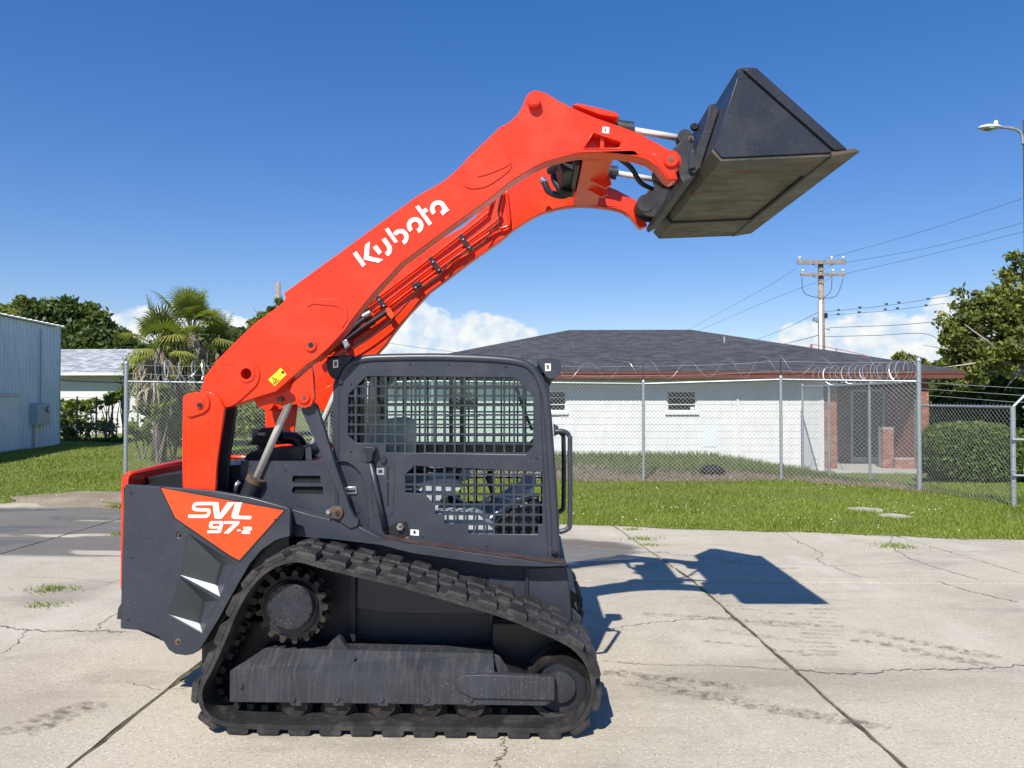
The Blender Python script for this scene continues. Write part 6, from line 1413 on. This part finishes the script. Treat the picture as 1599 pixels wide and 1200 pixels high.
def lug_mesh(ln, wd, h=.030):
    a, b, t = ln / 2, wd / 2, .016
    v = [(-a, -b, -.006), (a, -b, -.006), (a, b, -.006), (-a, b, -.006), (-a + t, -b + .004, h), (a - t * .7, -b + .004, h), (a - t, b - .012, h), (-a + t, b - .012, h)]
    mid = [(-a + .004, -b, h * .55), (a - .004, -b, h * .55), (a - .004, b - .004, h * .55), (-a + .004, b - .004, h * .55)]
    v = v[:4] + mid + v[4:]
    f = [(0, 3, 2, 1), (8, 9, 10, 11)]
    for lo in (0, 4):
        for k in range(4): f.append((lo + k, lo + (k + 1) % 4, lo + 4 + (k + 1) % 4, lo + 4 + k))
    return v, f
rows = [(.0, .155, 0., .122), (.125, .135, .5, .098), (.205, .11, 0., .076), (.29, .16, .5, .122)]
def put_lugs(Y0, parent, joined=False):
    acc = MB(); protos = {}
    for r_, (y0, wd, ph, ln) in enumerate(rows):
        for k in range(NL):
            s = PER * (k + ph) / NL; p, _ = at_s(s); p2, _ = at_s(s + .035); p1, _ = at_s(s - .035); d = (p2 - p1) / np.linalg.norm(p2 - p1); nr = np.array([d[1], -d[0]]) * OUT
            p = (p1 + p2) / 2 * .5 + p * .5
            # local x along the band, y across the machine, z outwards
            M = Matrix(((d[0], 0, nr[0]), (0, 1, 0), (d[1], 0, nr[1]))); 
            if M.determinant() < 0: M = Matrix(((-d[0], 0, nr[0]), (0, 1, 0), (-d[1], 0, nr[1])))
            c = Vector((p[0], Y0 + y0 + wd / 2 - .003, p[1]))
            if joined:
                v, f = lug_mesh(ln, wd); acc.add(([tuple(c + M @ Vector(q)) for q in v], f)); continue
            if r_ not in protos:
                v, f = lug_mesh(ln, wd); o = mobj('tread_lug', (v, f), MT['rubber'], parent, bevel=0, center=False); protos[r_] = o
            else: o = protos[r_].copy(); COL.objects.link(o); o.parent = parent
            o.matrix_local = Matrix.Translation(c - worg(parent)) @ M.to_4x4(); WO[o.name] = c
    if joined: o = mobj('tread_lugs', acc.vf, MT['rubber'], parent)
put_lugs(YT, trk)
# inner drive lugs
acc = MB()
for k in range(NL * 2):
    s = PER * k / (NL * 2); p, _ = at_s(s); p2, _ = at_s(s + .02); p1, _ = at_s(s - .02); d = (p2 - p1) / np.linalg.norm(p2 - p1); nr = np.array([d[1], -d[0]]) * OUT
    if math.hypot(p[0] - P(870, 1067, 4.3).x, p[1] - .21) < .30: continue
    for yy in (.17, .25):
        v, f = box(-.018, .018, -.02, .02, 0, .035); acc.add(([(p[0] + d[0] * x - nr[0] * (.028 + z), YT + yy + .03 + y, p[1] + d[1] * x - nr[1] * (.028 + z)) for x, y, z in v], f))
o = mobj('drive_lugs', acc.vf, MT['rubber'], trk); o['kind'] = 'stuff'
trk2 = mobj('rubber_track', track_band(2 * CY - YT - TW), MT['rubber'], LD, smooth=35)
put_lugs(2 * CY - YT - TW, trk2, True)
for o in trk2.children: o['kind'] = 'stuff'

# --- undercarriage (near side, mirrored to the far side)
U = []
YFr = 4.235
tfv = XZ([(359, 1047), (772, 1052), (866, 1057), (866, 1093), (852, 1103), (359, 1097)], YFr)
tf = mobj('track_frame', prism(tfv, YFr, YFr + .03), MT['frame'], LD, bevel=.004); U.append(tf)
# sloping top plate
t0 = [P(359, 1046.5, YFr + .001), P(772, 1051.5, YFr + .001)]; t1 = [P(411, 1012, YFr + .14), P(770, 1021, YFr + .14)]
b0_ = [P(411, 1012, YFr + .14), P(770, 1021, YFr + .14)]
v = [tuple(t0[0]), tuple(t0[1]), tuple(t1[1]), tuple(t1[0])] + [(q.x, q.y + .12, q.z) for q in (t1[1], t1[0])] + [(q.x, q.y + .25, .14) for q in (t0[0], t0[1])] + [(q.x, q.y + .002, .14) for q in (t0[0], t0[1])]
o = mobj('frame_top', (v, [(0, 1, 2, 3), (3, 2, 4, 5), (5, 4, 7, 6), (0, 3, 5, 6, 8), (1, 9, 7, 4, 2), (8, 6, 7, 9), (0, 8, 9, 1)]), MT['frame'], tf); U.append(o)
o = mobj('idler_yoke', prism(XZ(chaikin([(709, 1063), (722, 1054), (760, 1053), (866, 1057), (866, 1093), (740, 1090), (716, 1078)], 0), YFr), YFr - .012, YFr - .001), MT['frame'], tf, bevel=.003)
mobj('sprocket_mount', prism(XZ(chaikin([(505, 1016), (515, 1004), (528, 992), (535, 998), (542, 1010), (560, 1018)], 1), 4.42), 4.40, 4.45), MT['frame'], tf)
plate('gusset', [(772, 1022), (780, 1026), (797, 1050), (772, 1051)], YFr + .13, .02, 'frame', tf)
for (x, y) in ((377, 1072), (459, 1093), (527, 1093), (597, 1093), (667, 1093), (736, 1093)): bolt(x, y, 4, YFr, tf, 'frame', .012); 
for (x, y) in ((553, 1028), (583, 1042)): bolt(x, y, 3, YFr + .07, tf, 'frame')
for i, x in enumerate((462, 529, 598, 669, 736)):
    c = P(x, 1090, YFr + .06); r = .098
    ro = mobj('bottom_roller', lathe([(.03, -.0), (r * .8, .0), (r * .86, .012), (r, .02), (r, .05), (r * .82, .06), (r * .82, .19), (r, .20), (r, .23), (.03, .25)], (c.x, YFr + .035, r + .032), 'y', 28), MT['sprocket'], LD, smooth=35); U.append(ro)
    plate('roller_clip', [(x - 9, 1096), (x + 9, 1096), (x + 9, 1103), (x - 9, 1103)], YFr - .004, .008, 'frame', tf)
c = P(866, 1067, YFr + .09); R_I = .186; zi = R_I + .033
idl = mobj('front_idler', lathe([(.05, .0), (R_I * .76, .004), (R_I * .80, -.03), (R_I * .97, -.04), (R_I, -.03), (R_I, .0), (R_I * .86, .03), (R_I * .86, .11), (R_I, .14), (R_I, .17), (.05, .17)], (c.x + .03, YFr + .09, zi), 'y', 40), MT['sprocket'], LD, smooth=35); U.append(idl)
mobj('idler_hub', lathe([(.05, 0), (.085, .005), (.085, .05)], (c.x + .03, YFr + .05, zi), 'y', 24), MT['frame'], idl, smooth=40)
mobj('idler_web', lathe([(.04, 0), (R_I * .78, 0), (R_I * .78, .01)], (c.x + .03, YFr + .085, zi), 'y', 32), MT['grey_dark'], idl, smooth=40)  # darker paint on the web carries its partial shadow
# sprocket
sc0 = P(457, 947, 4.36); NT_ = 17; pts = []
for k in range(NT_):
    for a, rr in ((-.40, .176), (-.28, .181), (-.20, .204), (-.10, .209), (.10, .209), (.20, .204), (.28, .181), (.40, .176)):
        th = 2 * math.pi * (k + a) / NT_; pts.append((sc0.x + rr * math.cos(th), sc0.z + rr * math.sin(th)))
sp_ = mobj('drive_sprocket', prism(pts, 4.34, 4.37), MT['sprocket'], LD, bevel=.004); U.append(sp_)
sp2 = mobj('sprocket_ring', prism(pts, 4.42, 4.45), MT['sprocket'], sp_)
mobj('sprocket_drum', lathe([(.150, 0), (.150, .20)], (sc0.x, 4.36, sc0.z), 'y', 32), MT['grey_dark'], sp_, smooth=40)
hb = P(453, 947, 4.27); mobj('hub_flange', lathe([(.05, 0), (.152, .0), (.158, .01), (.158, .03)], (sc0.x, 4.325, sc0.z), 'y', 32), MT['grey_dark'], sp_, smooth=40)
cvv = mobj('hub_cover', lathe([(.124, -.004), (.128, .0), (.128, .07)], (hb.x, 4.262, hb.z), 'y', 36), MT['grey_dark'], sp_, smooth=40)
for k in range(12):
    th = 2 * math.pi * (k + .4) / 12; mobj('cover_bolt', lathe([(.006, -.007), (.0085, -.004), (.0085, .006)], (hb.x + .116 * math.cos(th), 4.258, hb.z + .116 * math.sin(th)), 'y', 6), MT['grey_dark'], cvv)
for k in range(6):
    th = 2 * math.pi * (k + .1) / 6; mobj('cover_screw', lathe([(.003, -.003), (.0045, -.001), (.0045, .004)], (hb.x + .07 * math.cos(th), 4.258, hb.z + .07 * math.sin(th)), 'y', 6), MT['grey_dark'], cvv)
for o in U:
    if o.parent is LD: far(o, LD)
